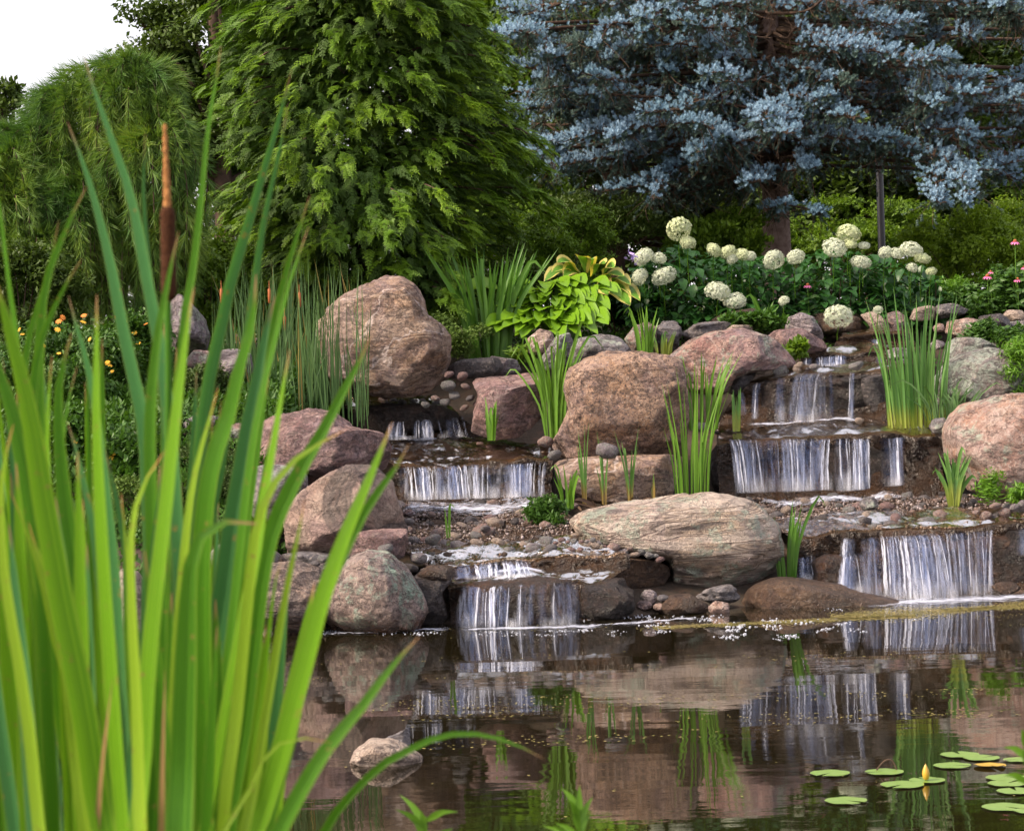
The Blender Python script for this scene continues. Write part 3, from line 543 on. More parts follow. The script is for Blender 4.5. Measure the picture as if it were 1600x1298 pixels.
rock('wide dark ledge stone behind the widest right waterfall', [(1112,700),(1140,688),(1290,686),(1440,684),(1478,690),(1480,730),(1470,785),(1300,792),(1140,795),(1112,750)], 17.0, 'wetdark', .44, .28, 80, 6, .03, 10)
rock('dark block under the pool right of the widest fall', [(1392,690),(1465,684),(1482,700),(1476,745),(1440,772),(1395,775)], 16.85, 'wet', .24, .35, 81, 5, .03, 10)
rock('wet purple brown ledge stone behind the lowest right waterfall', [(1258,850),(1300,842),(1450,834),(1560,826),(1660,822),(1670,900),(1640,945),(1400,950),(1270,935)], 15.6, 'wet', .54, .28, 82, 6, .035, 10)
rock('dark block with stepped face right of the lowest fall', [(1540,832),(1600,824),(1640,830),(1640,905),(1600,915),(1552,902)], 15.3, 'wetdark', .28, .3, 83, 5, .03, 12)
rock('dark rounded rock left of the lowest right waterfall', [(1270,880),(1290,868),(1315,868),(1325,895),(1315,925),(1285,925),(1270,905)], 15.0, 'wet', .2, .55, 84, 5)
rock('grey boulder shadowed under the pale pink broad boulder', [(1135,610),(1142,588),(1165,578),(1185,580),(1168,600),(1150,625)], 17.9, 'slate', .2, .5, 85, 5)
rock('round grey cobble beside the base of the tall reeds', [(1452,665),(1460,654),(1474,652),(1482,662),(1476,678),(1458,676)], 16.75, 'grey', .12, .7, 86, 4, name='cobble', cat='cobble')
rock('small brown rock at the foot of the far right fall', [(1550,918),(1562,909),(1585,908),(1595,920),(1570,930)], 14.8, 'mud', .1, .6, 87, 4)
rock('blue grey stone beside the iris tuft on the right stream', [(1343,788),(1350,777),(1365,776),(1374,786),(1366,796),(1348,797)], 15.9, 'grey', .08, .8, 88, 4, name='stone', cat='stone')
# --- alone in the pond
rock('pale tan stone standing alone in the pond', [(546,1195),(556,1170),(580,1156),(610,1155),(636,1168),(660,1182),(664,1198),(620,1212),(570,1212)], 8.45, 'pale', .14, .55, 90, 6, .04, 8)
rock('thin grey pointed stone behind the lone pale pond stone', [(588,1165),(610,1150),(642,1133),(638,1160),(628,1185),(595,1190)], 8.8, 'slate', .05, .45, 91, 5)
# --- cobbles: eight shapes, copied
protos = []
cm = ['grey', 'pink', 'lilac', 'slate', 'rose', 'pale', 'mud', 'dark']
for i in range(8):
    V, Fc = ico(3); V = V.copy() * [1, .8, .55]; V += V * (fbm(V * 1.3, 200 + i, 3) * .22)[:, None]
    protos.append(mesh('cobble', V, Fc, M[cm[i]]))
def cobble(p, r, label, group, rg, k=None):
    k = int(rg.integers(0, 8)) if k is None else k
    o = bpy.data.objects.new('cobble', protos[k]); COL.objects.link(o); o.location = tuple(p)
    s = r * rg.uniform(.85, 1.15, 3); o.scale = s; o.rotation_euler = (rg.normal() * .25, rg.normal() * .25, rg.uniform(0, 6.28)); tag(o, label, 'cobble', group)
def strew(sh, u0, u1, v0, v1, n, r0, r1, label, group, seed, ks=None, lift=0.0):
    rg = np.random.default_rng(seed); pts = []
    for _ in range(n * 12):
        if len(pts) >= n: break
        p = sh.at(np.array([rg.uniform(u0, u1)]), np.array([rg.uniform(v0, v1)]))[0]; r = r0 + (r1 - r0) * rg.random() ** 2
        if any(np.linalg.norm(p - a) < (r + b) * .75 for a, b in pts): continue
        pts.append((p, r)); cobble(p + [0, 0, r * .15 + lift], r, label, group, rg, None if ks is None else int(rg.choice(ks)))
strew(LC, .02, .98, 6.15, 8.7, 120, .024, .066, 'wet brown and grey cobble in the stream below the wide left waterfall', 'cobbles below the wide left waterfall', 1)
strew(LC, .45, .98, 1.0, 1.8, 20, .03, .062, 'wet pink or blue cobble heaped between tall boulder and reddish block', 'cobbles beside the tall two-humped boulder', 2, [0, 1, 3, 4, 2])
strew(LC, .55, 1, 3.1, 4.2, 20, .022, .05, 'small cobble at the back of the wide left pool', 'cobbles in the wide left pool', 3)
strew(RC, .02, .98, 8.1, 9.75, 125, .024, .066, 'wet cobble in the shallow stream below the widest right waterfall', 'cobbles below the widest right waterfall', 4)
strew(RC, .0, .35, 6.0, 6.5, 12, .02, .04, 'small dark cobble at the left foot of the upper right fall', 'cobbles under the upper right fall', 5, [3, 6, 7])
strew(RC, .7, 1.0, 8.02, 8.5, 16, .02, .045, 'dark cobble under the ledge right of the widest fall', 'dark cobbles under the right ledge', 6, [3, 6, 7])
rgc = np.random.default_rng(50)
def row(px, d, label, group, ks=None, r0=.022, r1=.035):
    for (a, b, r) in px: cobble(W(a, b, d), r * d / F, label, group, rgc, None if ks is None else int(rgc.choice(ks)))
row([(878,843,6),(887,846,5),(868,848,5),(897,845,6),(908,846,5),(917,846,5),(926,843,6),(929,851,7),(936,848,5),(945,853,4),(958,856,13),(945,865,6),(975,862,9),(985,858,6),(993,866,9),(1003,862,7),(1014,867,9),(1024,868,6),(1031,874,9)], 14.55, 'little grey or pink cobble in the row along the banded boulder', 'row of small cobbles along the banded boulder', [0, 1, 2, 4, 5])
row([(603,857,15)], 14.0, 'oval blue grey cobble above the round pink granite boulder', None, [0]); row([(655,872,16)], 14.1, 'bluish white cobble right of the round pink granite boulder', None, [2]); row([(641,887,14)], 14.0, 'dark slate cobble squeezed behind the round pink granite boulder', None, [7])
row([(676,843,17)], 14.6, 'pale grey cobble with a pink one behind it below the swirl boulder', None, [0]); row([(683,833,14)], 14.8, 'salmon pink cobble touching the pale grey one', None, [1])
row([(640,815,10)], 15.0, 'flat bluish cobble beside the swirl boulder tip', None, [2]); row([(805,814,9)], 15.3, 'dark greenish round cobble near the leafy weed', None, [7]); row([(758,826,9)], 15.2, 'mauve cobble alone in the middle of the left stream', None, [2])
row([(696,904,8)], 13.9, 'round orange tan cobble at the top corner of the lowest left ledge', None, [5]); row([(852,690,14)], 16.6, 'grey pink round cobble at the foot of the square pitted boulder', None, [1])
row([(866,710,12)], 16.2, 'smooth blue grey cobble on the tan block under the pitted boulder', None, [0]); row([(948,704,20)], 15.75, 'flat pale lichen cobble on the tan block', None, [2])
row([(702,585,10),(700,602,14),(722,588,12),(728,604,8),(710,618,10),(695,628,10),(680,622,9),(735,622,9),(665,632,8),(725,637,8),(745,632,8)], 17.5, 'cobble stacked in the gap right of the tall two-humped boulder', 'cobbles in the gap right of the tall boulder', [0, 3, 4, 1])
row([(1198,582,9),(1187,581,7),(1220,580,15),(1245,578,9),(1247,572,10),(1272,573,10),(1338,571,12)], 17.75, 'grey white cobble in the row on the ledge of the upper right fall', 'cobbles on the ledge of the upper right fall', [0, 2, 5])
row([(1342,657,9)], 17.0, 'pale pink wedge stone at the foot of the thin upper fall', None, [5]); row([(1095,667,12)], 16.6, 'flat bluish cobble by the reeds right of the pitted boulder', None, [2])
row([(1555,790,10),(1570,800,12),(1585,793,10),(1540,805,11),(1560,812,9),(1598,790,12),(1525,800,7)], 15.3, 'grey cobble in front of the huge orange pink boulder', 'cobbles in front of the huge orange pink boulder', [0, 2, 1])
row([(525,868,9),(540,872,11),(505,872,10),(492,880,9)], 13.9, 'grey cobble on the dark slab behind round pink granite', 'cobbles on the dark slab', [0, 3])
row([(896,790,10),(884,798,7)], 15.7, 'pinkish cobble at the left tip of the banded boulder', 'cobbles at the left tip of the banded boulder', [1, 2])
# fine gravel nobody could count
def gravel(name, spots, label):
    V0, F0 = ico(1); T = []; Sx = []
    rg = np.random.default_rng(77)
    for sh, u0, u1, v0, v1, n in spots:
        T.append(sh.at(rg.uniform(u0, u1, n), rg.uniform(v0, v1, n), .004))
    T = np.concatenate(T); n = len(T); sc = rg.uniform(.004, .013, (n, 1, 1)) * rg.uniform(.6, 1.3, (n, 1, 3)); Mx = frames(rdir(n, rg)) * sc
    V, Fc = stamp(V0, F0, Mx, T); tag(obj(name, V, Fc, M['gravel']), label, None, None, 'stuff')
tg = NT('gravel'); g_ = tg.n('NewGeometry'); M['gravel'] = tg.done(tg.pbr(tg.ramp(g_.outputs['Random Per Island'], [(0, (.025, .016, .012)), (.45, (.06, .036, .024)), (.75, (.11, .07, .055)), (.92, (.16, .13, .13)), (1, (.34, .28, .27))]), .3))
gravel('gravel', [(LC, 0, 1, 6.05, 8.9, 6500), (LC, .3, 1, 1, 1.9, 500), (LC, .5, 1, 3, 4.3, 400), (RC, 0, 1, 8.05, 9.9, 7500), (RC, 0, 1, 6, 6.2, 150), (RC, .5, 1, 0, .8, 60)], 'fine gravel scattered over the stream beds')

# ------------------------------------------------------------ falling water
def fall(label, lipL, lipR, footL, footR, dl, df, mat='fall', seed=0, nu=120, nv=26, dens=1.0):
    """a fall is one mesh of many thin soft strands thrown off the lip: broad faint veils first, bright threads on top"""
    thin = mat == 'fallthin'; a0, a1 = W(*lipL, dl), W(*lipR, dl); b0, b1 = W(*footL, df), W(*footR, df); wd = np.linalg.norm(a1 - a0); rg = np.random.default_rng(seed + 40)
    ac = Acc(); K = []; H = []; UV = []; ns = 18
    gap = lambda u: .5 + .5 * noise3(np.array([[u * wd * 7 + seed * 3, seed, 0.]]), seed)[0]
    cen = np.sort(rg.random(max(2, int(wd * 9)))); lay = [('splash', int(wd * 26) + 2), ('veil', int(wd * 34) + 3), ('mid', int(wd * 44) + 2), ('thread', int(wd * 50) + 3)]
    for ty, n in lay:
        n = int(n * (.55 if thin else 1) * dens)
        for i in range(max(n, 2)):
            u = rg.random(); g = gap(u)
            if ty in ('mid', 'thread') and rg.random() > .12 + 1.4 * g * g: continue
            w_ = {'splash': rg.uniform(.04, .10), 'veil': rg.uniform(.03, .09), 'mid': rg.uniform(.012, .03), 'thread': rg.uniform(.005, .014)}[ty]; w_ = min(w_, wd * .8)
            k_ = {'splash': rg.uniform(.10, .28), 'veil': rg.uniform(.12, .34), 'mid': rg.uniform(.2, .55), 'thread': rg.uniform(.55, 1.0)}[ty] * (.45 + .75 * g) * (.75 if thin else 1)
            h_ = {'splash': 1.0, 'veil': rg.uniform(.0, .35), 'mid': rg.uniform(.15, .75), 'thread': rg.uniform(.6, 1.0)}[ty]
            cn = cen[np.argmin(np.abs(cen - u))]; uf = u + rg.normal() * .012 + (u - .5) * .03 + (u - cn) * .13; thr = rg.uniform(.75, 1.15); t = np.linspace(rg.uniform(.70, .88) if ty == 'splash' else -.22, 1, ns); ts = np.clip(t, 0, 1)
            L = a0 + (a1 - a0) * u; Fo = b0 + (b1 - b0) * uf; P = np.empty((ns, 3)); hx = ts ** .85
            P[:, 0] = L[0] + (Fo[0] - L[0]) * hx; P[:, 1] = L[1] + (Fo[1] - L[1]) * hx * thr; P[:, 2] = L[2] + (Fo[2] - L[2]) * ts ** 1.75
            bk = np.clip(-t, 0, 1) / .22; P[:, 1] += bk * .11; P[:, 2] += bk * .006 + {'splash': 0, 'veil': 0, 'mid': .003, 'thread': .006}[ty]; P[:, 1] -= {'splash': .04, 'veil': 0, 'mid': .012, 'thread': .022}[ty] * ts + rg.random() * .01 * ts
            P[:, 0] += .004 * noise3(np.stack([t * 3, t * 0 + i, t * 0], -1), seed + 3)
            sp = 1 + ts * rg.uniform(.0, .7); V = []
            for j, q in enumerate((-.5, 0, .5)):
                Q = P.copy(); Q[:, 0] += q * w_ * sp; Q[:, 1] -= (.25 * w_ * sp if q == 0 else 0) ; V.append(Q)
            V = np.stack(V, 1).reshape(-1, 3); Fc = [(3*r+c, 3*r+c+1, 3*r+4+c, 3*r+3+c) for r in range(ns - 1) for c in (0, 1)]
            ac.add(V, np.array(Fc)); vv = np.linspace(.0, 1, ns) if ty == 'splash' else (t + .22) / 1.22; UV += [(q, v) for v in vv for q in (0, .5, 1)]; K += [k_] * (3 * ns); H += [h_] * (3 * ns)
    V, Fc = ac.out(); o = obj('waterfall', V, Fc, M['fall'], base=(b0 + b1) / 2, uv=np.array(UV))
    for nm, dt in (('k', K), ('wh', H)): at_ = o.data.attributes.new(nm, 'FLOAT', 'POINT'); at_.data.foreach_set('value', np.array(dt, dtype=np.float32))
    return tag(o, label, 'waterfall')
fall('wide curtain waterfall in the left cascade below the brown pool', (622,732), (852,724), (634,782), (846,776), 16.66, 16.42, seed=1)
fall('lowest left waterfall dropping over a brown ledge into the pond', (728,916), (903,912), (722,984), (902,979), 13.88, 13.72, seed=2, dens=.6)
fall('tiny white spill just above the lowest left waterfall', (712,886), (822,878), (715,906), (826,900), 14.28, 14.12, seed=3, nv=14)
fall('small dim blue spill at the top of the left cascade', (612,660), (728,652), (610,688), (738,682), 17.75, 17.6, 'fallthin', seed=4)
fall('widest blue curtain waterfall in the right cascade', (1142,688), (1297,687), (1166,770), (1288,766), 16.55, 16.3, seed=5)
fall('middle strand waterfall right of the widest blue curtain', (1309,687), (1358,687), (1312,768), (1358,764), 16.55, 16.36, seed=6)
fall('narrow tapering waterfall at the right end of the middle ledge', (1383,685), (1410,684), (1390,760), (1408,758), 16.55, 16.36, seed=7, nu=50)
fall('broad lowest right waterfall running into the pond with foam', (1318,843), (1470,836), (1322,936), (1482,940), 15.15, 14.8, seed=8)
fall('right-hand strands of the lowest right waterfall', (1468,836), (1560,829), (1484,938), (1552,934), 15.15, 14.9, 'fallthin', seed=9)
fall('short low splash left of the lowest right waterfall', (1316,872), (1350,866), (1312,934), (1366,937), 14.85, 14.7, seed=10, nu=60)
fall('thin spill at the right edge of the lowest ledge', (1592,828), (1640,822), (1594,868), (1640,864), 15.1, 15.0, seed=11, nu=60)
fall('small dim spill beside the round dark rock at the right cascade', (1252,872), (1272,868), (1254,905), (1276,908), 15.2, 15.0, 'fall', seed=12, nu=40)
fall('white slanting waterfall in the middle of the upper right ledge', (1250,584), (1284,583), (1236,660), (1272,660), 17.5, 17.25, seed=13, nu=60)
fall('grey strands right of the white slanting upper fall', (1278,583), (1298,582), (1276,658), (1300,658), 17.5, 17.3, 'fallthin', seed=14, nu=50)
fall('single thin water jet near the tall reeds on the upper ledge', (1329,583), (1337,583), (1325,658), (1333,658), 17.45, 17.3, seed=15, nu=30)
fall('single thin water jet at the left of the upper ledge', (1180,600), (1187,599), (1174,655), (1180,655), 17.5, 17.3, seed=16, nu=30)
fall('faint veil of water left of the white slanting upper fall', (1212,592), (1228,590), (1210,660), (1224,658), 17.5, 17.3, 'fallthin', seed=17, nu=40)
fall('faint wet spill at the far left corner of the upper ledge', (1150,618), (1160,612), (1148,650), (1166,648), 17.5, 17.3, 'fallthin', seed=18, nu=30)
fall('row of short white trickles between the two uppermost pools', (1284,558), (1318,556), (1284,573), (1316,572), 18.45, 18.35, seed=19, nu=60, nv=12)
fall('faint short trickles left of the white ones in the top pools', (1256,560), (1284,558), (1257,574), (1282,573), 18.45, 18.38, 'fallthin', seed=20, nu=50, nv=12)
fall('tiny trickle falling from the topmost pool', (1362,530), (1374,529), (1362,540), (1374,539), 19.35, 19.25, seed=21, nu=30, nv=10)
fall('tiny trickle behind the tall reeds on the right ledge', (1371,556), (1380,556), (1368,568), (1378,568), 18.4, 18.3, 'fallthin', seed=22, nu=30, nv=10)
fall('blue grey rivulet running behind the rushes', (470,560), (486,560), (474,606), (492,606), 19.6, 18.6, seed=23, nu=40)
# foam where the falls land
def foam(x0, y0, x1, y1, depth, z, label, nu=40):
    """sheet of foam lying on the water: near edge through two photo points"""
    a, b = pond(x0, y0, z), pond(x1, y1, z); u, v = np.meshgrid(np.linspace(0, 1, nu), np.linspace(0, 1, 12), indexing='ij')
    P = a * (1 - u[..., None]) + b * u[..., None]; P[..., 1] += v * depth + .04 * noise3(np.stack([u * 9, v, u * 0], -1), 5); P[..., 2] = z + .006 + .006 * noise3(np.stack([u * 40, v * 6, u * 0], -1), 6)
    tag(obj('foam', P.reshape(-1, 3), grid(nu, 12), M['foam'], uv=np.stack([u, v], -1).reshape(-1, 2)), label, None, None, 'stuff')
foam(700, 990, 960, 984, .42, 0, 'white foam line under the lowest left waterfall'); foam(480, 996, 720, 986, .30, 0, 'thin foam line along the round pink granite boulder')
foam(1340, 958, 1700, 942, 1.1, 0, 'wide foam under the lowest right waterfall'); foam(900, 984, 1110, 968, .28, 0, 'broken foam beside the black wet block')
def foam2(sh, u0, u1, v0, v1, label):
    u, v = np.meshgrid(np.linspace(0, 1, 60), np.linspace(0, 1, 14), indexing='ij'); P = sh.at(u0 + (u1 - u0) * u, v0 + (v1 - v0) * v, .03)
    tag(obj('foam', P.reshape(-1, 3), grid(60, 14), M['foam'], uv=np.stack([u, v], -1).reshape(-1, 2)), label, None, None, 'stuff')
foam2(LC, .0, .98, 5.98, 6.8, 'white water under the wide left curtain'); foam2(RC, .1, .72, 7.98, 8.65, 'white water under the widest right curtain'); foam2(RC, .1, .8, 5.97, 6.35, 'foam line under the upper right falls'); foam2(LC, .0, .6, 9.95, 10.6, 'white water above the lowest left ledge'); foam2(LC, .0, .7, 2.95, 3.3, 'ripples under the small dim spill')
# bubbles
rb = np.random.default_rng(5); B = []
for (x0, x1, y0, y1, n, s) in [(905, 1060, 955, 985, 60, .016), (1000, 1160, 962, 992, 110, .014), (1090, 1180, 975, 997, 60, .016), (1180, 1300, 965, 998, 110, .016), (1300, 1345, 970, 1000, 30, .014), (480, 720, 985, 992, 120, .012), (1290, 1600, 950, 975, 40, .010), (720, 980, 985, 994, 100, .010)]:
    cl = [(rb.uniform(x0, x1), rb.uniform(y0, y1)) for _ in range(max(3, n // 9))]
    for _ in range(int(n * 1.3)):
        c = cl[rb.integers(len(cl))]; p = pond(c[0] + rb.normal() * 9, c[1] + rb.normal() * 1.3); B.append((p, s * .30 * rb.uniform(.3, 1.5)))
V0, F0 = ico(2); Mx = np.array([np.eye(3) * s for p, s in B]); V, Fc = stamp(V0, F0, Mx, np.array([p for p, s in B]))
tb = NT('bubbles'); lw = tb.n('LayerWeight'); lw.inputs[0].default_value = .45; M['bub'] = tb.done((lambda m: (tb.l(tb.math('ADD', tb.math('MULTIPLY', lw.outputs['Facing'], .8), .15), m.inputs[0]), tb.l(tb.n('BsdfTransparent').outputs[0], m.inputs[1]), tb.l(tb.pbr((.66, .69, .80), .2), m.inputs[2]), m.outputs[0])[-1])(tb.n('MixShader')))
tag(obj('bubbles', V, Fc, M['bub']), 'white bubbles drifting on the pond', None, None, 'stuff')
# floating specks in drifting bands
rs = np.random.default_rng(6); n = 60000; yy = F * CH / rs.uniform(290, 640, n); xx = rs.uniform(-1.6, 3.6, n) * yy / 14
nz = fbm(np.stack([xx * .55, yy * 2.6, 0 * xx], -1), 30, 4); far = np.clip((yy - 11) / 3, 0, 1)
dn = np.clip((nz - .46) * 3, 0, 1) ** 1.3 * .3 + .002
band = np.exp(-((yy - 13.15 - (xx - .5) * .12 + .08 * np.sin(xx * 5)) / .10) ** 2) * (xx > .7) + np.exp(-((yy - 13.9 - (xx - 2.3) * .3) / .22) ** 2) * (xx > 1.9)
keep = (rs.random(n) < dn * .45 + band * .95); xx, yy = xx[keep], yy[keep]
for q in range(7000): pass
bx = rs.uniform(1.9, 3.4, 9000); by = 13.7 + (bx - 2.3) * .32 + rs.normal(size=9000) * .13 * (1 + np.sin(bx * 6) * .5); b2x = rs.uniform(.8, 2.4, 5000); b2y = 13.28 + (b2x - .8) * .16 + rs.normal(size=5000) * .05
xx = np.concatenate([xx, bx, b2x]); yy = np.concatenate([yy, by, b2y]); n = len(xx)
tv = np.array([(-1, -.6, 0), (.2, -1, 0), (1, .3, 0), (-.3, 1, 0)]); a = rs.uniform(0, 6.28, n); s = rs.uniform(.003, .0075, n)
Mx = np.zeros((n, 3, 3)); Mx[:, 0, 0] = np.cos(a) * s; Mx[:, 0, 1] = -np.sin(a) * s; Mx[:, 1, 0] = np.sin(a) * s; Mx[:, 1, 1] = np.cos(a) * s; Mx[:, 2, 2] = 1
V, Fc = stamp(tv, np.array([(0, 1, 2, 3)]), Mx, np.stack([xx, yy, 0 * xx + .003], -1)); tag(obj('pond_scum', V, Fc, M['scum'], smooth=False), 'floating yellow green specks on the pond', None, None, 'stuff')
# ------------------------------------------------------------ trees behind the falls
def leaf_tmpl(n, r, s, rg, fold=.25, asp=.55):
    """n little folded leaves inside a ball of radius r"""
    V = []; Fc = []
    for i in range(n):
        c = rdir(1, rg)[0] * r * rg.random() ** .5; Q = frames(rdir(1, rg) * [1, 1, .5] + [0, 0, -.15])[0]
        L = np.array([(0, -.5, 0), (asp * .5, -.05, -fold * .3), (0, .55, 0), (-asp * .5, -.05, -fold * .3)]) * s * rg.uniform(.7, 1.3)
        V.append(L @ Q.T + c); Fc.append(np.array([(0, 1, 2, 3)]) + 4 * i)
    return np.concatenate(V), np.concatenate(Fc)
def blob_pts(blobs, n, rg, shell=.55):
    """points spread in ellipsoids (cx,cy,cz,rx,ry,rz), denser near their skins"""
    vol = np.array([b[3] * b[4] * b[5] for b in blobs]) ** (2 / 3); k = rg.choice(len(blobs), n, p=vol / vol.sum()); b = np.array(blobs)[k]
    d = rdir(n, rg); r = (shell + (1 - shell) * rg.random((n, 1))) ; return b[:, :3] + d * b[:, 3:] * r, d
def limbs(acc, base, tips, r0, rg, mid=.45):
    for t in tips:
        t = np.asarray(t, float); h = base + (t - base) * [0, 0, mid]; p = curve_pts([base, h * [1, 1, 1] + (t - h) * .08, h + (t - h) * .5 + rg.normal(size=3) * .08, t], 10)
        V, Fc = tube(p, np.linspace(r0, .015, 10), 6); acc.add(V, Fc)
def broad_tree(name, label, px, py, d, blobs, n, mat, leaf=.075, seed=0, r0=.16, gz=None, tmpl=11, cl=.2, group=None, cat='tree'):
    rg = np.random.default_rng(seed + 900); b = W(px, py, d); gz = ground_z(b[0], b[1]) if gz is None else gz; base = np.array([b[0], b[1], float(gz) - .1])
    root = empty(name, base, label, cat, group)
    B = []
    for (cx, cy, rx, ry, dd) in blobs:
        c = W(cx, cy, d + dd); s = (d + dd) / F; B.append((*c, rx * s, (rx + ry) * .42 * s, ry * s))
    # break every big blob into lumps so the crown has hollows
    L = []
    for q in B:
        m = int(10 + 14 * q[3]); dr = rdir(m, rg)
        for e in dr: f = rg.uniform(.55, .98); k = rg.uniform(.22, .42); L.append((q[0] + e[0] * q[3] * f, q[1] + e[1] * q[4] * f, q[2] + e[2] * q[5] * f, q[3] * k, q[4] * k, q[5] * k * .8))
    P, D = blob_pts(L, n, rg, .3)
    tv, tf = leaf_tmpl(tmpl, cl, leaf, rg); Mx = frames(rdir(n, rg)) * rg.uniform(.8, 1.2, (n, 1, 1)); V, Fc = stamp(tv, tf, Mx, P); keep = None
    obj('crown', V, Fc, M[mat], root, smooth=False)
    a = Acc(); top = max(q[2] for q in B); p = curve_pts([base, base + [.03, 0, .4 * (top - base[2])], [B[0][0], B[0][1], top]], 12); V, Fc = tube(p, np.linspace(r0, r0 * .3, 12), 10); a.add(V, Fc)
    limbs(a, base + [0, 0, .3 * (top - base[2])], [l[:3] for l in L[::3]], r0 * .35, rg); obj('trunk', *a.out(), M['barkdark'], root); return root
broad_tree('maple_tree', 'tall dark leafy tree against the white sky, behind the weeping pine', 350, 450, 27, [(330, 40, 120, 120, 0), (395, -90, 150, 120, 1), (300, 190, 110, 110, 0), (400, 230, 120, 130, 1), (250, 95, 60, 30, 0), (235, 20, 40, 18, 0)], 9500, 'mapledark', .085, 1)
broad_tree('maple_tree', 'bright green leafy tree between hemlock and blue spruce', 730, 450, 27, [(700, 40, 120, 110, 0), (760, 150, 110, 130, 0), (740, 290, 110, 100, 0), (660, -60, 140, 90, 1), (830, 330, 90, 90, 0)], 7500, 'leafmid', .085, 2)
broad_tree('ash_tree', 'dark green leafy tree behind the left half of the blue spruce', 960, 450, 31, [(930, 60, 150, 150, 0), (1060, 150, 140, 130, 0), (950, 300, 160, 110, 0), (1080, -40, 140, 110, 0), (1110, 330, 110, 80, 0)], 8500, 'mapledark', .10, 3)
broad_tree('linden_tree', 'dark crowned tree with brown trunk behind the lamp post', 1368, 450, 29, [(1330, 250, 130, 80, 0), (1420, 290, 120, 60, 0), (1300, 90, 140, 110, 1), (1450, 110, 130, 130, 1), (1260, 330, 70, 50, 0), (1380, -30, 160, 90, 1)], 7500, 'mapledark', .10, 4, r0=.17)
broad_tree('ash_tree', 'leafy tree at the right edge behind the blue spruce', 1590, 450, 31, [(1570, 90, 140, 140, 0), (1620, 260, 150, 100, 0), (1540, 300, 90, 60, 0), (1680, 30, 150, 140, 0)], 6500, 'leafmid', .10, 5)
broad_tree('young_tree', 'small sparse tree top at the far left edge against the sky', 5, 450, 30, [(5, 150, 26, 26, 0), (-30, 240, 60, 70, 0), (45, 230, 50, 40, 0)], 700, 'mapledark', .09, 6, cl=.14)
# far wood: one mass nobody could count
rg = np.random.default_rng(61); n = 24000; xx = rg.uniform(-13, 15, n); zz = rg.uniform(2.3, 9.2, n); zz = zz[:]; yy = 36 + rg.uniform(0, 5, n) + 1.5 * noise3(np.stack([xx * .8, zz * .8, 0 * xx], -1), 4)
ok = zz < np.interp(xx, [-13, -8, -7, -4.8, -3.9, 15], [3.4, 3.6, 4.6, 5.6, 9.2, 9.2]); P = np.stack([xx, yy, zz], -1)[ok]; P = P[fbm(P * .9, 8, 3) > -.45]; n = len(P)
tv, tf = leaf_tmpl(12, .32, .14, rg); V, Fc = stamp(tv, tf, frames(rdir(n, rg)), P); tag(obj('far_wood', V, Fc, M['mapledark'], smooth=False), 'dark wood far behind the garden trees', None, None, 'stuff')

# hemlock: flat feathery drooping sprays
def hem_tmpl(rg, L=.24, pairs=6):
    V = []; Fc = []; k = 0
    def leaf(p, dr, l, w):
        nonlocal k
        s = np.cross(dr, [0, 0, 1]); s /= np.linalg.norm(s) + 1e-6
        V.extend([p - s * w * .3, p + dr * l * .5 - s * w - [0, 0, .1 * l], p + dr * l - [0, 0, .35 * l], p + dr * l * .5 + s * w - [0, 0, .1 * l]]); Fc.append((k, k+1, k+2, k+3)); k += 4
    for i in range(pairs):
        f = i / pairs; p = np.array([0, L * f, -.32 * L * f * f])
        for sg in (-1, 1):
            a = R(rg.uniform(34, 52)) * sg; dr = np.array([math.sin(a), math.cos(a), -.15]); l = L * .40 * (1 - f * .72) * rg.uniform(.8, 1.2); m = max(2, int(3 * (1 - f) + 1.5))
            for j in range(m):
                q = p + dr * l * (j / m); leaf(q, dr, l / m * 1.25, .0072)
                for s2 in (-1, 1):
                    b = a + s2 * R(48); leaf(q, np.array([math.sin(b), math.cos(b), -.2]), .026, .0050)
    leaf(np.array([0, L * .9, -.26 * L]), np.array([0, 1, -.5]), .06, .007)
    return np.array(V, float), np.array(Fc)
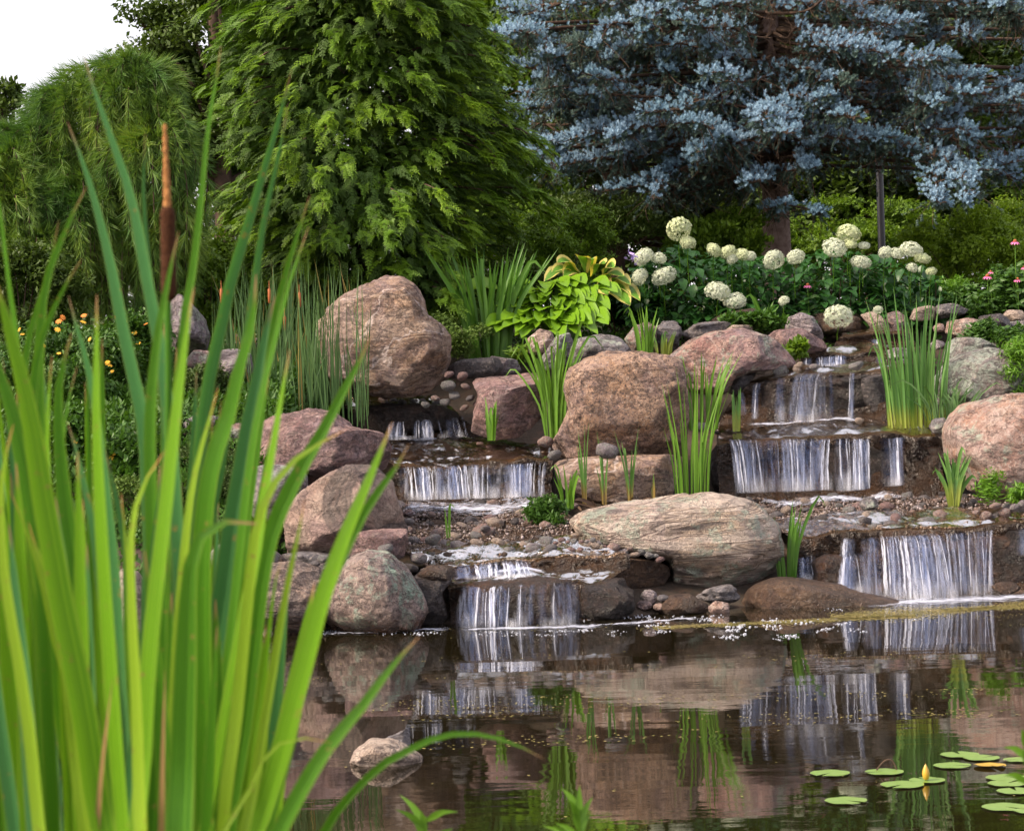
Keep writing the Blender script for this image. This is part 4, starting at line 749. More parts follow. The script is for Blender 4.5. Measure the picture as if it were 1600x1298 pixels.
def hemlock():
    rg = np.random.default_rng(31); d = 20.6; c = W(570, 450, d); gz = float(ground_z(c[0], c[1])); base = np.array([c[0], d, gz - .1]); top = gz + 7.2
    root = empty('hemlock_tree', base, 'dense yellow green hemlock with drooping feathery branches behind the tall boulder', 'tree')
    wood = Acc(); V, Fc = tube(np.array([base, base + [0, 0, 3.5], [base[0], base[1], top]]), [.13, .09, .02], 10); wood.add(V, Fc)
    def RAD(z): f = (z - gz) / (top - gz); return np.interp(f, [0, .04, .18, .45, .75, 1], [1.05, 1.30, 1.38, 1.08, .55, .05])
    tv, tf = hem_tmpl(rg); P = []; D = []; S_ = []; U = []; dark = []
    nb = 640
    for i in range(nb):
        f = ((i + rg.random()) / nb) ** 1.08; z = gz + .22 + f * (top - gz - .4); az = rg.uniform(0, 6.283)
        if z > 5.6 : continue
        if math.sin(az) > .45 and rg.random() < .7: continue
        lump = 1 + .22 * math.sin(az * 3 + z * 2.2) + rg.normal() * .10; r = RAD(z) * lump; out = np.array([math.cos(az), math.sin(az), 0.]); sd_ = np.array([-out[1], out[0], 0])
        rise = rg.uniform(.05, .25); pts = curve_pts([[base[0], base[1], z - .1], [base[0], base[1], z] + out * r * .5 + [0, 0, rise * r * .7], [base[0], base[1], z] + out * r * .85 + [0, 0, rise * r * .5], [base[0], base[1], z] + out * r * 1.03 + [0, 0, -.06 * r]], 14)
        V, Fc = tube(pts, np.linspace(.016, .004, 14), 4); wood.add(V, Fc)
        m = int(48 * r + 12)
        for j in range(m):
            g = rg.uniform(.05, 1.0) ** .7; q = pts[min(13, int(g * 13))]; s = rg.choice([-1, 1]); a = s * rg.uniform(.1, 1.1) * (1.15 - g * .7)
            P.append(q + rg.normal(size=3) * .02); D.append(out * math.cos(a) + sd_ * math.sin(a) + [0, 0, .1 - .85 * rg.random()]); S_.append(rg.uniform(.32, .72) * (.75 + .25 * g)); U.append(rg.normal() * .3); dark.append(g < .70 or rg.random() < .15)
    for _ in range(9000):                        # the dense inner mass
        z = gz + .25 + rg.random() * (5.7 - gz); az = rg.uniform(3.0, 6.4) if rg.random() < .8 else rg.uniform(0, 6.28); out = np.array([math.cos(az), math.sin(az), 0.]); r = RAD(z) * rg.uniform(.35, .92) * (1 + .2 * math.sin(az * 3 + z * 2.2))
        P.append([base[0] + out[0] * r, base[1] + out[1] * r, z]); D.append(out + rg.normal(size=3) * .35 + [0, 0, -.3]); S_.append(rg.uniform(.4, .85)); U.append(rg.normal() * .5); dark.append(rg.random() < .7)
    P, D, S_, U, dark = map(np.array, (P, D, S_, U, dark)); fr = frames(D, roll=U) * S_[:, None, None]
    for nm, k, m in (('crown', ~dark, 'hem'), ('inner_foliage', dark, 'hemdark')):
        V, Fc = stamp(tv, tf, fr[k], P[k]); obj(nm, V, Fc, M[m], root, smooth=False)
    obj('trunk', *wood.out(), M['barkdark'], root); print('hemlock', len(P), 'x', len(tf))
hemlock()
# weeping pine
def pine_tmpl(rg, n=26, L=.15):
    V = []; Fc = []
    for i in range(n):
        y0 = rg.uniform(-.06, .05); a = rg.uniform(0, 6.283); sp = rg.uniform(.25, .95); dr = np.array([math.cos(a) * sp, 1.0, math.sin(a) * sp]); dr /= np.linalg.norm(dr); l = L * rg.uniform(.7, 1.1); s = np.cross(dr, rdir(1, rg)[0]); s /= np.linalg.norm(s); w_ = .0036
        p = np.array([0, y0, 0]); V += [p - s * w_, p + s * w_, p + dr * l]; Fc.append((3*i, 3*i+1, 3*i+2))
    return np.array(V), np.array(Fc)
def weeping_pine():
    rg = np.random.default_rng(41); d = 18.6; s = d / F
    c = W(205, 520, d); base = np.array([c[0], d + .3, float(ground_z(c[0], d)) - .1]); root = empty('weeping_pine', base, 'weeping pine with long drooping needle bunches at the left under the sky', 'tree')
    blobs = [(205, 150, 78, 82, 0), (130, 180, 78, 90, .2), (240, 230, 66, 95, -.2), (55, 250, 90, 75, .1), (20, 320, 80, 110, -.2), (130, 330, 85, 90, -.1), (220, 360, 70, 90, 0), (-50, 300, 90, 120, .2), (60, 400, 90, 80, -.3), (265, 330, 35, 70, -.1)]
    B = [(*W(a, b, d + e), p * s, (p + q) * .45 * s, q * s) for a, b, p, q, e in blobs]
    wood = Acc(); V, Fc = tube(curve_pts([base, base + [.05, 0, .9], W(200, 110, d + .2)], 10), np.linspace(.09, .03, 10), 8); wood.add(V, Fc); P = []; D = []
    for b in B:
        for _ in range(int(400 * b[3] * b[5]) + 18):
            e = rdir(1, rg)[0]; e[2] = abs(e[2]) * .9 - .15; e[1] = -abs(e[1]) if rg.random() < .75 else e[1]; p = np.array(b[:3]) + e * b[3:6] * rg.uniform(.55, 1.08); o = np.array([e[0], e[1], 0]) ; o /= np.linalg.norm(o) + .01
            L = rg.uniform(.2, .75); st = curve_pts([p - o * .15 + [0, 0, .02], p, p + o * .10 - [0, 0, L * .45], p + o * .07 - [0, 0, L]], 9); V, Fc = tube(st, .0045, 4); wood.add(V, Fc)
            for j in range(1, 9):
                if rg.random() < .9: t = st[j] - st[j-1]; P.append(st[j]); D.append(t / np.linalg.norm(t) + o * rg.uniform(-.1, .7) + rg.normal(size=3) * .25 + [0, 0, .25 if j < 3 else -.1])
    P, D = np.array(P), np.array(D); tv, tf = pine_tmpl(rg); V, Fc = stamp(tv, tf, frames(D) * rg.uniform(.75, 1.2, (len(P), 1, 1)), P); obj('crown', V, Fc, M['pine'], root, smooth=False)
    for b in B[:8]:
        V, Fc = tube(curve_pts([base + [0, 0, 1.0 + .5 * rg.random()], np.array(b[:3]) * .6 + (base + [0, 0, 2.2]) * .4, np.array(b[:3]) + [0, 0, b[5] * .6]], 10), np.linspace(.04, .012, 10), 6); wood.add(V, Fc)
    obj('trunk', *wood.out(), M['barkdark'], root); print('pine', len(P))
weeping_pine()
# blue spruce: foxtail shoots on layered branches
def fox_tmpl(rg, n=84, L=.07, nl=.029):
    V = []; Fc = []
    for i in range(n):
        y = rg.uniform(0, L); a = rg.uniform(0, 6.283); f = .95 if y < L * .8 else .7; dr = np.array([math.cos(a) * f, rg.uniform(.45, .9), math.sin(a) * f]); dr /= np.linalg.norm(dr); s = np.cross(dr, [0, 1, 0]); s /= np.linalg.norm(s); p = np.array([0, y, 0]); w_ = .0025
        V += [p - s * w_, p + s * w_, p + dr * nl * rg.uniform(.8, 1.15)]; Fc.append((3*i, 3*i+1, 3*i+2))
    return np.array(V), np.array(Fc)
def spruce():
    rg = np.random.default_rng(51); d = 24.0; s = d / F
    tb_ = W(1216, 520, d); tt = W(1192, -330, d); base = np.array([tb_[0], d, float(ground_z(tb_[0], d)) - .1]); root = empty('blue_spruce', base, 'large blue spruce with silvery blue shoots and bare brown trunk', 'tree')
    wood = Acc(); tp = curve_pts([base, W(1213, 350, d), W(1203, 100, d), tt], 16); V, Fc = tube(tp, np.linspace(.185, .08, 16), 14); V = V + rdir(len(V), rg) * .006; trk = (V, Fc)
    tw = Acc()
    # plumes: (root px, root py) is on the trunk; tip px,py; depth offset of tip; width of plume px; brightness
    PL = [(985,15,780,12,-.6,34,1),(1000,40,785,62,-.4,26,1),(1000,70,765,52,-.9,16,1),(1010,60,850,95,-1.2,26,1),(1040,110,780,95,-.6,20,1),(1050,130,830,122,-1.0,18,1),(1060,170,790,175,-.8,26,1),(1070,150,905,150,-1.6,20,.8),(1040,205,795,238,-.9,24,1),(1100,190,880,222,-1.6,30,1),(1100,215,860,262,-1.4,26,1),
          (1180,170,1000,178,-1.8,30,1),(1190,185,1060,192,-2.0,26,1),(1190,95,1010,75,-1.5,26,.7),(1190,60,1060,30,-1.8,28,.8),(1190,210,1080,245,-2.0,24,1),(1200,230,940,300,-1.5,26,.6),(1190,260,1000,340,-1.2,24,.5),(1195,120,1090,120,-2.0,22,.9),
          (1215,150,1330,185,-2.0,34,1),(1215,160,1300,150,-1.8,24,1),(1220,185,1400,215,-1.6,28,1),(1210,160,1190,195,-2.3,40,1),(1215,260,1275,262,-1.8,20,1),(1215,270,1165,285,-1.9,22,1),(1215,300,1285,335,-1.6,16,1),(1215,330,1225,318,-1.8,14,.9),(1210,190,1230,210,-2.4,34,1),
          (1230,60,1310,85,-1.6,26,1),(1250,70,1400,92,-1.9,36,1),(1260,80,1490,95,-1.9,40,1),(1300,90,1540,125,-1.8,36,1),(1380,110,1535,150,-2.1,30,1),(1390,120,1480,160,-2.2,24,.9),(1330,140,1600,165,-1.2,24,.8),(1350,160,1500,175,-1.6,20,.9),(1380,170,1580,215,-1.2,20,.6),
          (1400,200,1520,225,-1.8,26,1),(1430,225,1600,250,-1.4,30,1),(1430,225,1470,320,-2.2,28,1),(1440,230,1510,325,-2.3,24,1),(1430,240,1610,290,-1.0,24,.6),(1230,200,1450,245,-1.5,26,.9),(1400,240,1560,265,-1.9,24,1),
          (1200,20,1340,-5,-1.6,30,.8),(1210,10,1440,35,-1.6,34,.9),(1230,0,1530,10,-1.2,40,.8),(1300,-20,1620,25,-1.0,40,.9),(1200,-10,1110,15,-1.9,36,1),(1190,20,1040,-8,-1.5,40,.9),(1100,-10,900,-12,-.9,40,.9),(1190,-60,900,-60,-1,50,.8),(1200,-70,1500,-70,-1,60,.8),
          (1190,150,1020,130,-.2,40,.3),(1190,230,960,225,.4,40,.25),(1190,120,900,150,.3,40,.3),(1220,130,1450,60,.4,40,.3),(1220,180,1500,190,.3,36,.3),(1190,270,870,330,-.4,34,.35),(1190,250,1020,285,-.9,34,.4),(1220,40,1560,60,.6,50,.3),(1200,50,960,70,.2,50,.35),(1190,270,1080,320,-.8,34,.3),(1190,200,880,190,.5,30,.3)]
    for _ in range(190):
        x0 = rg.uniform(840, 1620); y0 = rg.uniform(-20, 300) if abs(x0 - 1215) > 60 else rg.uniform(100, 250); lo = np.interp(x0, [780, 900, 1100, 1300, 1400, 1600], [230, 310, 330, 240, 270, 290])
        if y0 > lo: continue
        sg = -1 if x0 < 1215 else 1; ln = rg.uniform(25, 80); PL.append((x0, y0, x0 + sg * ln * rg.uniform(.3, 1), y0 + rg.uniform(-.2, .7) * ln, rg.uniform(-1.9, .6), rg.uniform(12, 26), rg.choice([1, .8, .3])))
    PL = [q for q in PL if not (q[6] < .4 and 1090 < (q[0] + q[2]) / 2 < 1310 and max(q[1], q[3]) > 225)]
    bx, dx = [[], [], []], [[], [], []]
    for (x0, y0, x1, y1, dz, wd, br) in PL:
        cx = 1195 + (y0 + 330) * .028; pt = W(cx, min(y0 - 10, 330), d); P0 = W(x0, y0, d + dz * .55); P1 = W(x1, y1, d + dz)
        P = curve_pts([pt, P0, P0 * .62 + P1 * .38 + rg.normal(size=3) * [.05, .1, .06], P0 * .28 + P1 * .72 + rg.normal(size=3) * [.04, .1, .06], P1], 26); ln = np.linalg.norm(P1 - P0); V, Fc = tube(P, np.linspace(.024, .005, 26), 5); wood.add(V, Fc)
        ax_ = (P1 - P0) / (ln + 1e-6); wm = wd * s
        m = int((95 * ln * (.5 + wm * 2.5) + 18) * (1.35 if br > .8 else 1.1))
        for _ in range(m):
            g = rg.uniform(.06 if br < .9 else .25, 1.0) ** .8; q = P[min(25, int(g * 25))]; side = rdir(1, rg)[0] * [1, .9, .55]; wl = wm * (1.15 - .6 * max(g - .6, 0) / .4) * rg.random() ** .6; sp = q + side * wl + [0, 0, .10 * wm]
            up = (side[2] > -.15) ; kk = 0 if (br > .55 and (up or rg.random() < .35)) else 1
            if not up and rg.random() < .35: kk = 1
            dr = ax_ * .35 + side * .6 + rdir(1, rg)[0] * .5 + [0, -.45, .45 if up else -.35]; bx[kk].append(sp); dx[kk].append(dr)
            if rg.random() < .5: V, Fc = tube([q, sp], [.005, .003], 3); tw.add(V, Fc)
        for _ in range(int(17 * ln + 4)):             # bare hanging twigs under the branch
            g = rg.uniform(.05, .85); q = P[int(g * 25)]; e = q + [rg.normal() * .16, rg.normal() * .12, -rg.uniform(.05, .34)]; V, Fc = tube(curve_pts([q, (q + e) / 2 + rg.normal(size=3) * .03, e], 5), np.linspace(.005, .002, 5), 3); tw.add(V, Fc)
            if rg.random() < .5:
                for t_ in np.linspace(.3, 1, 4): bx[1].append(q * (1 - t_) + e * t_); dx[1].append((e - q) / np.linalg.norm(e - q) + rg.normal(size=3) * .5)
    tv, tf = fox_tmpl(rg)
    PLX = 0
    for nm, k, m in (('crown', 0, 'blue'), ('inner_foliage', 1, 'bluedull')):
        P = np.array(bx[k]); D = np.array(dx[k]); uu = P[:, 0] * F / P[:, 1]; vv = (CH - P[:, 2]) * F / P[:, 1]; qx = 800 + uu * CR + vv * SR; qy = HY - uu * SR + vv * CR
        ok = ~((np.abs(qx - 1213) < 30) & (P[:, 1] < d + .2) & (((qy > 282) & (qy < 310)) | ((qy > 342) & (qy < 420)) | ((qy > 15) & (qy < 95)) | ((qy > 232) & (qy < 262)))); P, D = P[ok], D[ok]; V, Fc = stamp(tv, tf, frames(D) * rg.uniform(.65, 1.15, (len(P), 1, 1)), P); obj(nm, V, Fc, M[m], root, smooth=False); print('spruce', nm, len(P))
    obj('trunk', *trk, M['bark'], root); obj('branches', *wood.out(), M['barkdark'], root); obj('dry_twigs', *tw.out(), M['twig'], root)
spruce()
# lamp post behind the spruce
lb_ = W(1380, 460, 26.5); lz = float(ground_z(lb_[0], lb_[1])); lroot = empty('lamp_post', (lb_[0], lb_[1], lz), 'slim dark metal lamp post standing behind the hydrangeas', 'lamp post')
# the photograph's roll is the camera's: the post itself is plumb
def lathe(prof, cen, n=20):
    V = []; 
    for r_, z_ in prof:
        a = np.arange(n) * 2 * math.pi / n; V.append(np.stack([cen[0] + r_ * np.cos(a), cen[1] + r_ * np.sin(a), np.full(n, cen[2] + z_)], -1))
    m = len(prof); Fc = [(i*n+j, i*n+(j+1) % n, (i+1)*n+(j+1) % n, (i+1)*n+j) for i in range(m-1) for j in range(n)]
    return np.concatenate(V), np.array(Fc)
obj('pole', *lathe([(.045, .0), (.043, 3.0), (.040, 5.2), (.0, 5.21)], (lb_[0], lb_[1], lz)), M['metal'], lroot)
obj('base', *lathe([(.11, -.05), (.11, .06), (.07, .12), (.046, .2)], (lb_[0], lb_[1], lz)), M['metal'], lroot)
obj('lamp_head', *lathe([(.04, 5.15), (.10, 5.22), (.13, 5.45), (.22, 5.5), (.2, 5.58), (.04, 5.68), (0, 5.7)], (lb_[0], lb_[1], lz)), M['metal'], lroot)

# ------------------------------------------------------------ shrubs, flowers and blades
def ribbon(P, wid, segs=10, cup=.25, face=None, uv=True, twist=0.0, prof=None):
    """a long leaf along P: three vertices across, UV u across, v along"""
    P = curve_pts(P, segs + 1) if len(P) > 2 else np.linspace(P[0], P[1], segs + 1); V = []; U = []
    for i in range(segs + 1):
        t = P[min(i + 1, segs)] - P[max(i - 1, 0)]; t /= np.linalg.norm(t) + 1e-9; f = np.array([0, -1.0, 0]) if face is None else np.asarray(face, float)
        s = np.cross(t, f); s /= np.linalg.norm(s) + 1e-9; n_ = np.cross(s, t)
        if twist: a = twist * i / segs; s, n_ = s * math.cos(a) + n_ * math.sin(a), n_ * math.cos(a) - s * math.sin(a)
        v = i / segs; w_ = wid * (np.interp(v, *prof) if prof else (1 - max(0, (v - .45) / .55) ** 2.0) * (.75 + .25 * min(v * 4, 1))) * .5; w_ = max(w_, wid * .01)
        V += [P[i] - s * w_, P[i] - n_ * cup * w_, P[i] + s * w_]; U += [(0, v), (.5, v), (1, v)]
    Fc = []
    for i in range(segs):
        for j in (0, 1): Fc.append((3*i+j, 3*i+j+1, 3*i+4+j, 3*i+3+j))
    return np.array(V), np.array(Fc), U
def tuft(name, label, px, py, d, n, spread, top, topspread, wid, mat, seed, cat='grass tuft', group=None, lean=0, bend=.25, hvar=.45, segs=7, dspread=None, tip=None):
    """blades rising from (px,py) at depth d up to photo row `top`"""
    rg = np.random.default_rng(seed + 300); s = d / F; b = W(px, py, d); a = Acc(); H = (py - top) * s
    for i in range(n):
        x = rg.uniform(-1, 1); r0 = np.array([x * spread * s + rg.normal() * spread * s * .1, rg.uniform(-1, 1) * (dspread or spread * s * .8), -.03]); h = H * (1 - hvar * rg.random() ** 1.2); o = np.array([(x * topspread + lean) * s * rg.uniform(.5, 1.2) + rg.normal() * topspread * .18 * s, rg.normal() * topspread * s * .35, 0]) * (h / H)
        P = [b + r0, b + r0 + o * .3 + [0, 0, h * .5], b + r0 + o * (1 + bend * .4) + [0, 0, h * (1 - bend * .12 * rg.random())]]
        if rg.random() < bend * .5: P.append(P[-1] + o * .5 + [rg.normal() * .02, 0, -h * .12])
        V, Fc, U = ribbon(P, wid * s * rg.uniform(.7, 1.2), segs, .3, face=(rg.normal() * .5, -1, 0), twist=rg.normal() * .5); a.add(V, Fc)
    o = obj(name, *a.out(), M[mat], base=b); return tag(o, label, cat, group)
# bicolour blades: green above, straw yellow where they leave the water
def mat_reedbase(name, g1, g2, y, z0, z1):
    t = NT(name); g = t.n('NewGeometry'); co = t.coord('Object'); sx = t.n('SeparateXYZ'); t.l(co, sx.inputs[0]); c = t.mix(g.outputs['Random Per Island'], g1, g2); f = t.ramp(t.math('ADD', sx.outputs[2], t.math('MULTIPLY', g.outputs['Random Per Island'], -.08)), [(z0, 1.0), (z1, 0.0)]); c = t.mix(f, c, y)
    p = t.pbr(c, .4); b = t.n('BsdfTranslucent'); t.l(c, b.inputs[0]); m = t.n('MixShader'); m.inputs[0].default_value = .4; t.l(p, m.inputs[1]); t.l(b.outputs[0], m.inputs[2]); return t.done(m.outputs[0])
M['reedy'] = mat_reedbase('reed_blades_straw_base', (.07, .19, .035), (.14, .28, .06), (.24, .29, .04), -.04, .12)
M['reedo'] = mat_reedbase('reed_stems_orange_base', (.07, .18, .03), (.13, .27, .05), (.26, .18, .05), -.02, .09)
tuft('reed_clump', 'tall reed clump with yellow bases beside the upper right fall', 1432, 662, 17.1, 66, 40, 440, 40, 3.6, 'reedy', 1, 'reeds', bend=.1, hvar=.5)
tuft('reed_clump', 'reed clump hugging the right side of the square pitted boulder', 1085, 772, 15.9, 30, 26, 560, 36, 3.0, 'reed', 2, 'reeds', bend=.3, hvar=.6, lean=8)
tuft('reed_clump', 'sparse reeds rising behind the right shoulder of the pitted boulder', 1100, 665, 16.9, 18, 22, 540, 26, 4.5, 'reed', 3, 'reeds', lean=10)
tuft('reed_clump', 'few yellow stems at the foot of the upper ledge', 1150, 668, 17.0, 6, 14, 590, 8, 5, 'reedy', 4, 'reeds', hvar=.7)
tuft('iris_clump', 'broad bladed iris clump right of the tall two-humped boulder', 762, 562, 19.2, 62, 28, 368, 74, 7.5, 'iris', 5, 'iris', bend=.18, hvar=.35, segs=9)
tuft('iris_clump', 'arching green iris tuft between reddish block and pitted boulder', 868, 680, 17.0, 36, 16, 490, 46, 3.8, 'reed', 6, 'iris', bend=.8, hvar=.5, segs=9)
tuft('grass_tuft', 'small upright grass tuft in front of the reddish block', 768, 682, 16.85, 9, 6, 612, 12, 6, 'reed', 7, hvar=.4)
for i, (x, t_, l) in enumerate([(944, 660, 'slender reed stalks left of the cluster before the tan block'), (985, 640, 'tallest reed stalks with orange base before the tan block'), (914, 650, 'short reed stalks nearest the leafy weed'), (1022, 730, 'short low reed sprout at the right of the tan block')]):
    tuft('reed_stalks', l, x, 784 - i, 15.75, [6, 8, 6, 4][i], 3, t_, [20, 24, 12, 8][i], 3, 'reedo', 20 + i, 'reeds', hvar=.55, bend=.2)
tuft('grass_tuft', 'bright small grass tuft at the tip of the banded boulder', 888, 788, 15.6, 14, 9, 716, 18, 5, 'reed', 8, hvar=.5)
tuft('dry_stubs', 'dead brown reed stubs along the foot of the tan block', 975, 790, 15.65, 16, 60, 768, 60, 5, 'twig', 19, 'dead reeds', hvar=.6)
tuft('iris_tuft', 'young iris growing behind the smooth brown dome rock', 1230, 903, 14.95, 18, 12, 768, 30, 5, 'iris', 9, 'iris', bend=.3, hvar=.5)
tuft('iris_tuft', 'fan of yellow green blades on the right stream bed', 1490, 784, 15.9, 26, 7, 690, 34, 6, 'reedy', 10, 'iris', bend=.4, hvar=.5)
tuft('grass_tuft', 'tiny grass stalk standing in the left stream', 700, 833, 15.0, 4, 3, 762, 6, 3.5, 'reed', 11)
tuft('grass_tuft', 'thin grass tuft before the brown rounded stone by the hosta', 1010, 553, 18.4, 16, 12, 470, 18, 4, 'reed', 12)
tuft('grass_tuft', 'low yellow grass tuft before the dark faceted stone', 1034, 552, 18.5, 12, 14, 505, 14, 4, 'reedy', 13)
tuft('grass_tuft', 'grass blades beside the flat brown stone under hydrangeas', 1193, 505, 19.2, 8, 5, 452, 22, 4.5, 'iris', 14, lean=6)
tuft('grass_tuft', 'wispy weeds hanging over the foot of the lichen boulder', 1475, 650, 16.9, 26, 22, 585, 30, 2.6, 'rush', 15, bend=.6)
tuft('grass_tuft', 'grass wisps beside the huge orange pink boulder top', 1500, 640, 16.8, 18, 20, 590, 24, 2.2, 'rush', 16, bend=.6)
# rushes, with small cattail heads
rroot_p = W(470, 655, 17.6); rr_ = empty('rush_bed', rroot_p, 'bed of thin dark rushes left of the tall two-humped boulder', 'rushes')
rg = np.random.default_rng(71); a = Acc(); spk = []; a2 = Acc()
for i in range(430):
    x = rg.uniform(350, 572) if rg.random() < .6 else rg.normal(470, 60); x = np.clip(x, 335, 575); dd = rg.uniform(16.7, 19); by = np.interp(dd, [16.7, 19], [672, 590]); b = W(x, by, dd); top = rg.uniform(395, 560); h = (by - top) * dd / F; o = rg.normal() * .09
    P = [b, b + [o * .3, 0, h * .5], b + [o, rg.normal() * .05, h]]; V, Fc, U = ribbon(P, rg.uniform(.006, .012), 7, .6, twist=rg.normal()); (a2 if rg.random() < .08 else a).add(V, Fc)
    if i % 4200 == 1: spk.append(b + [o * .93, 0, h * .92])
obj('blades', *a.out(), M['rush'], rr_); M['straw'] = leafmat('straw_blades', (.26, .18, .05), (.36, .28, .08), .3); obj('dry_blades', *a2.out(), M['straw'], rr_)
for x, y in [(346, 462), (421, 462), (468, 468), (445, 505), (391, 482)]:
    p = W(x, y, 17.8); V, Fc = lathe([(.0, -.065), (.012, -.055), (.013, 0), (.012, .05), (.003, .06), (.002, .12)], p, 8); obj('seed_head', V, Fc, M['cone'], rr_)
    V, Fc = tube([p - [0.02, 0, .95], p - [0, 0, .05]], .003, 4); obj('stem', V, Fc, M['rush'], rr_)

def bush(name, label, px, py, d, rx, ry, n, leaf, mat, seed, tm=8, cl=.07, cat='shrub', group=None, flowers=None, fmat='gold', ground=True, asp=.55):
    rg = np.random.default_rng(seed + 500); s = d / F; c = W(px, py, d); base = np.array([c[0], d, c[2] - ry * s]); lumps = []
    for _ in range(int(8 + rx * ry / 900)):
        e = rdir(1, rg)[0]; k = rg.uniform(.3, .5); f = .72; lumps.append((c[0] + e[0] * rx * s * f, d + e[1] * (rx + ry) * .4 * s * f, c[2] + e[2] * ry * s * f, rx * s * k, (rx + ry) * .4 * s * k, ry * s * k))
    P, D = blob_pts(lumps, n, rg, .25); tv, tf = leaf_tmpl(tm, cl, leaf, rg, asp=asp); V, Fc = stamp(tv, tf, frames(rdir(n, rg)), P)
    root = empty(name, base, label, cat, group); obj('foliage', V, Fc, M[mat], root, smooth=False)
    a = Acc()
    for l in lumps[::2]:
        V, Fc = tube(curve_pts([base, (base + np.array(l[:3])) / 2 + rg.normal(size=3) * .03, l[:3]], 6), np.linspace(.008, .003, 6), 5); a.add(V, Fc)
    obj('stems', *a.out(), M['barkdark'], root)
    if flowers:
        fx = flower_tmpl()
        me = mesh('flower', *fx, M[fmat], smooth=False); me2 = mesh('flower', *fx, M['orangef'], smooth=False)
        for (x, y, r_, *z) in flowers:
            p = W(x, y, d - (rx + ry) * .22 * s - .02); o = bpy.data.objects.new('flower', me2 if z else me); COL.objects.link(o); o.parent = root; o.location = tuple(p - base); o.scale = (r_ * s * .72,) * 3; o.rotation_euler = (R(rg.uniform(20, 80)), 0, rg.uniform(-1, 1))
    return root
def flower_tmpl(n=8):
    V = []; Fc = []
    for i in range(n):
        a = i * 2 * math.pi / n; c, s_ = math.cos(a), math.sin(a); k = len(V); V += [(0, 0, .1), (c * .6 - s_ * .25, s_ * .6 + c * .25, .12), (c * 1.0, s_ * 1.0, -.05), (c * .6 + s_ * .25, s_ * .6 - c * .25, .12)]; Fc.append((k, k+1, k+2, k+3))
    return np.array(V), np.array(Fc)
# left flower bed
bush('flowering_perennial', 'yellow flowering perennials on the left bank below the weeping pine', 110, 590, 16.6, 130, 90, 1500, .045, 'bed_leaf', 1, cat='flowering plant', flowers=[(92,502,9,1),(98,496,8,1),(90,515,8),(130,503,8),(131,493,8,1),(30,515,6),(35,522,6),(170,570,10),(168,566,7),(175,580,6),(92,552,6),(68,540,6),(40,560,6),(140,530,6),(110,610,6),(60,600,6),(150,640,6)])
bush('flowering_perennial', 'yellow flowering perennials beside the lilac pointed boulder', 215, 560, 17.0, 70, 75, 900, .04, 'bed_leaf', 2, cat='flowering plant', flowers=[(210,520,7),(216,536,7),(228,506,6,1),(195,503,6),(181,496,5,1),(221,604,8),(250,570,6)])
bush('flowering_perennial', 'leafy green perennials lower on the left bank', 150, 720, 15.6, 150, 80, 1500, .05, 'bed_leaf', 3, cat='flowering plant', flowers=[(175,716,8),(178,708,6),(214,770,7),(118,690,6)])
bush('groundcover_mound', 'dense mossy green mound between cattails and pale pink boulder', 330, 800, 15.0, 75, 70, 1400, .02, 'juniper', 4, tm=12, cl=.05, cat='ground cover')
bush('groundcover_mound', 'reddish green low mound under the thin grey white stone', 330, 725, 15.4, 70, 35, 700, .022, 'juniper', 5, tm=12, cl=.05, cat='ground cover')
bush('groundcover_mound', 'bright green mound lower left behind the cattails', 220, 800, 14.9, 80, 60, 1100, .022, 'moss', 6, tm=12, cl=.05, cat='ground cover')
bush('juniper', 'low juniper in front of the pointed lilac boulder', 320, 610, 16.6, 58, 42, 900, .03, 'juniper', 7, tm=10, cl=.06, cat='juniper')
bush('leafy_shrub', 'dark leafy shrub at the far left below the pine', 30, 460, 17.6, 110, 80, 1200, .05, 'mapledark', 8)
bush('leafy_shrub', 'green undergrowth between pine and hemlock', 320, 450, 19.6, 95, 90, 1600, .05, 'leafmid', 9)
bush('leafy_shrub', 'dark foliage at the far left edge low behind the cattails', 60, 880, 13.6, 110, 80, 1000, .05, 'bed_leaf', 10)
# middle background shrubs
bush('leafy_shrub', 'loose green shrub between iris clump and hydrangeas', 880, 390, 21.5, 95, 70, 1600, .045, 'leafmid', 11)
bush('leafy_shrub', 'light leafy shrub under the left edge of the blue spruce', 960, 345, 23.0, 110, 60, 1500, .05, 'mapledark', 12)
bush('leafy_shrub', 'green shrub close to the left of the spruce trunk', 1130, 370, 23.2, 90, 45, 1300, .055, 'leafmid', 13)
bush('leafy_shrub', 'bright yellow green shrub at the right behind the coneflowers', 1500, 395, 24, 110, 75, 2400, .05, 'leaflime', 14)
bush('leafy_shrub', 'pale green shrub at the right edge', 1600, 360, 25, 80, 85, 1500, .05, 'leaflime', 15)
bush('leafy_shrub', 'dull green shrub behind the lamp post base', 1320, 360, 27.5, 160, 60, 1800, .06, 'leafmid', 16)
bush('leafy_shrub', 'dark shrub behind the lime hosta', 830, 430, 20.6, 75, 50, 1000, .045, 'mapledark', 17)
bush('leafy_plant', 'leafy greenery under the coneflowers at the right edge', 1570, 470, 20.2, 90, 50, 1500, .06, 'bed_leaf', 18, cat='perennial')
bush('leafy_plant', 'feathery green plant overlapping the right edge of the lichen boulder', 1605, 580, 17.0, 45, 60, 700, .05, 'reed', 19, cat='perennial', asp=.25)
bush('leafy_plant', 'trailing green leaves over stones at the upper right', 1560, 528, 18.2, 60, 22, 330, .05, 'bed_leaf', 20, cat='perennial', asp=.4)
bush('leafy_weed', 'dark leafy weed at the left tip of the banded boulder', 862, 803, 15.4, 36, 26, 260, .05, 'bed_leaf', 21, cat='weed', asp=.4)
bush('leafy_weed', 'small green weed in front of the huge orange pink boulder', 1548, 758, 15.6, 16, 20, 60, .05, 'reed', 22, cat='weed', asp=.3)
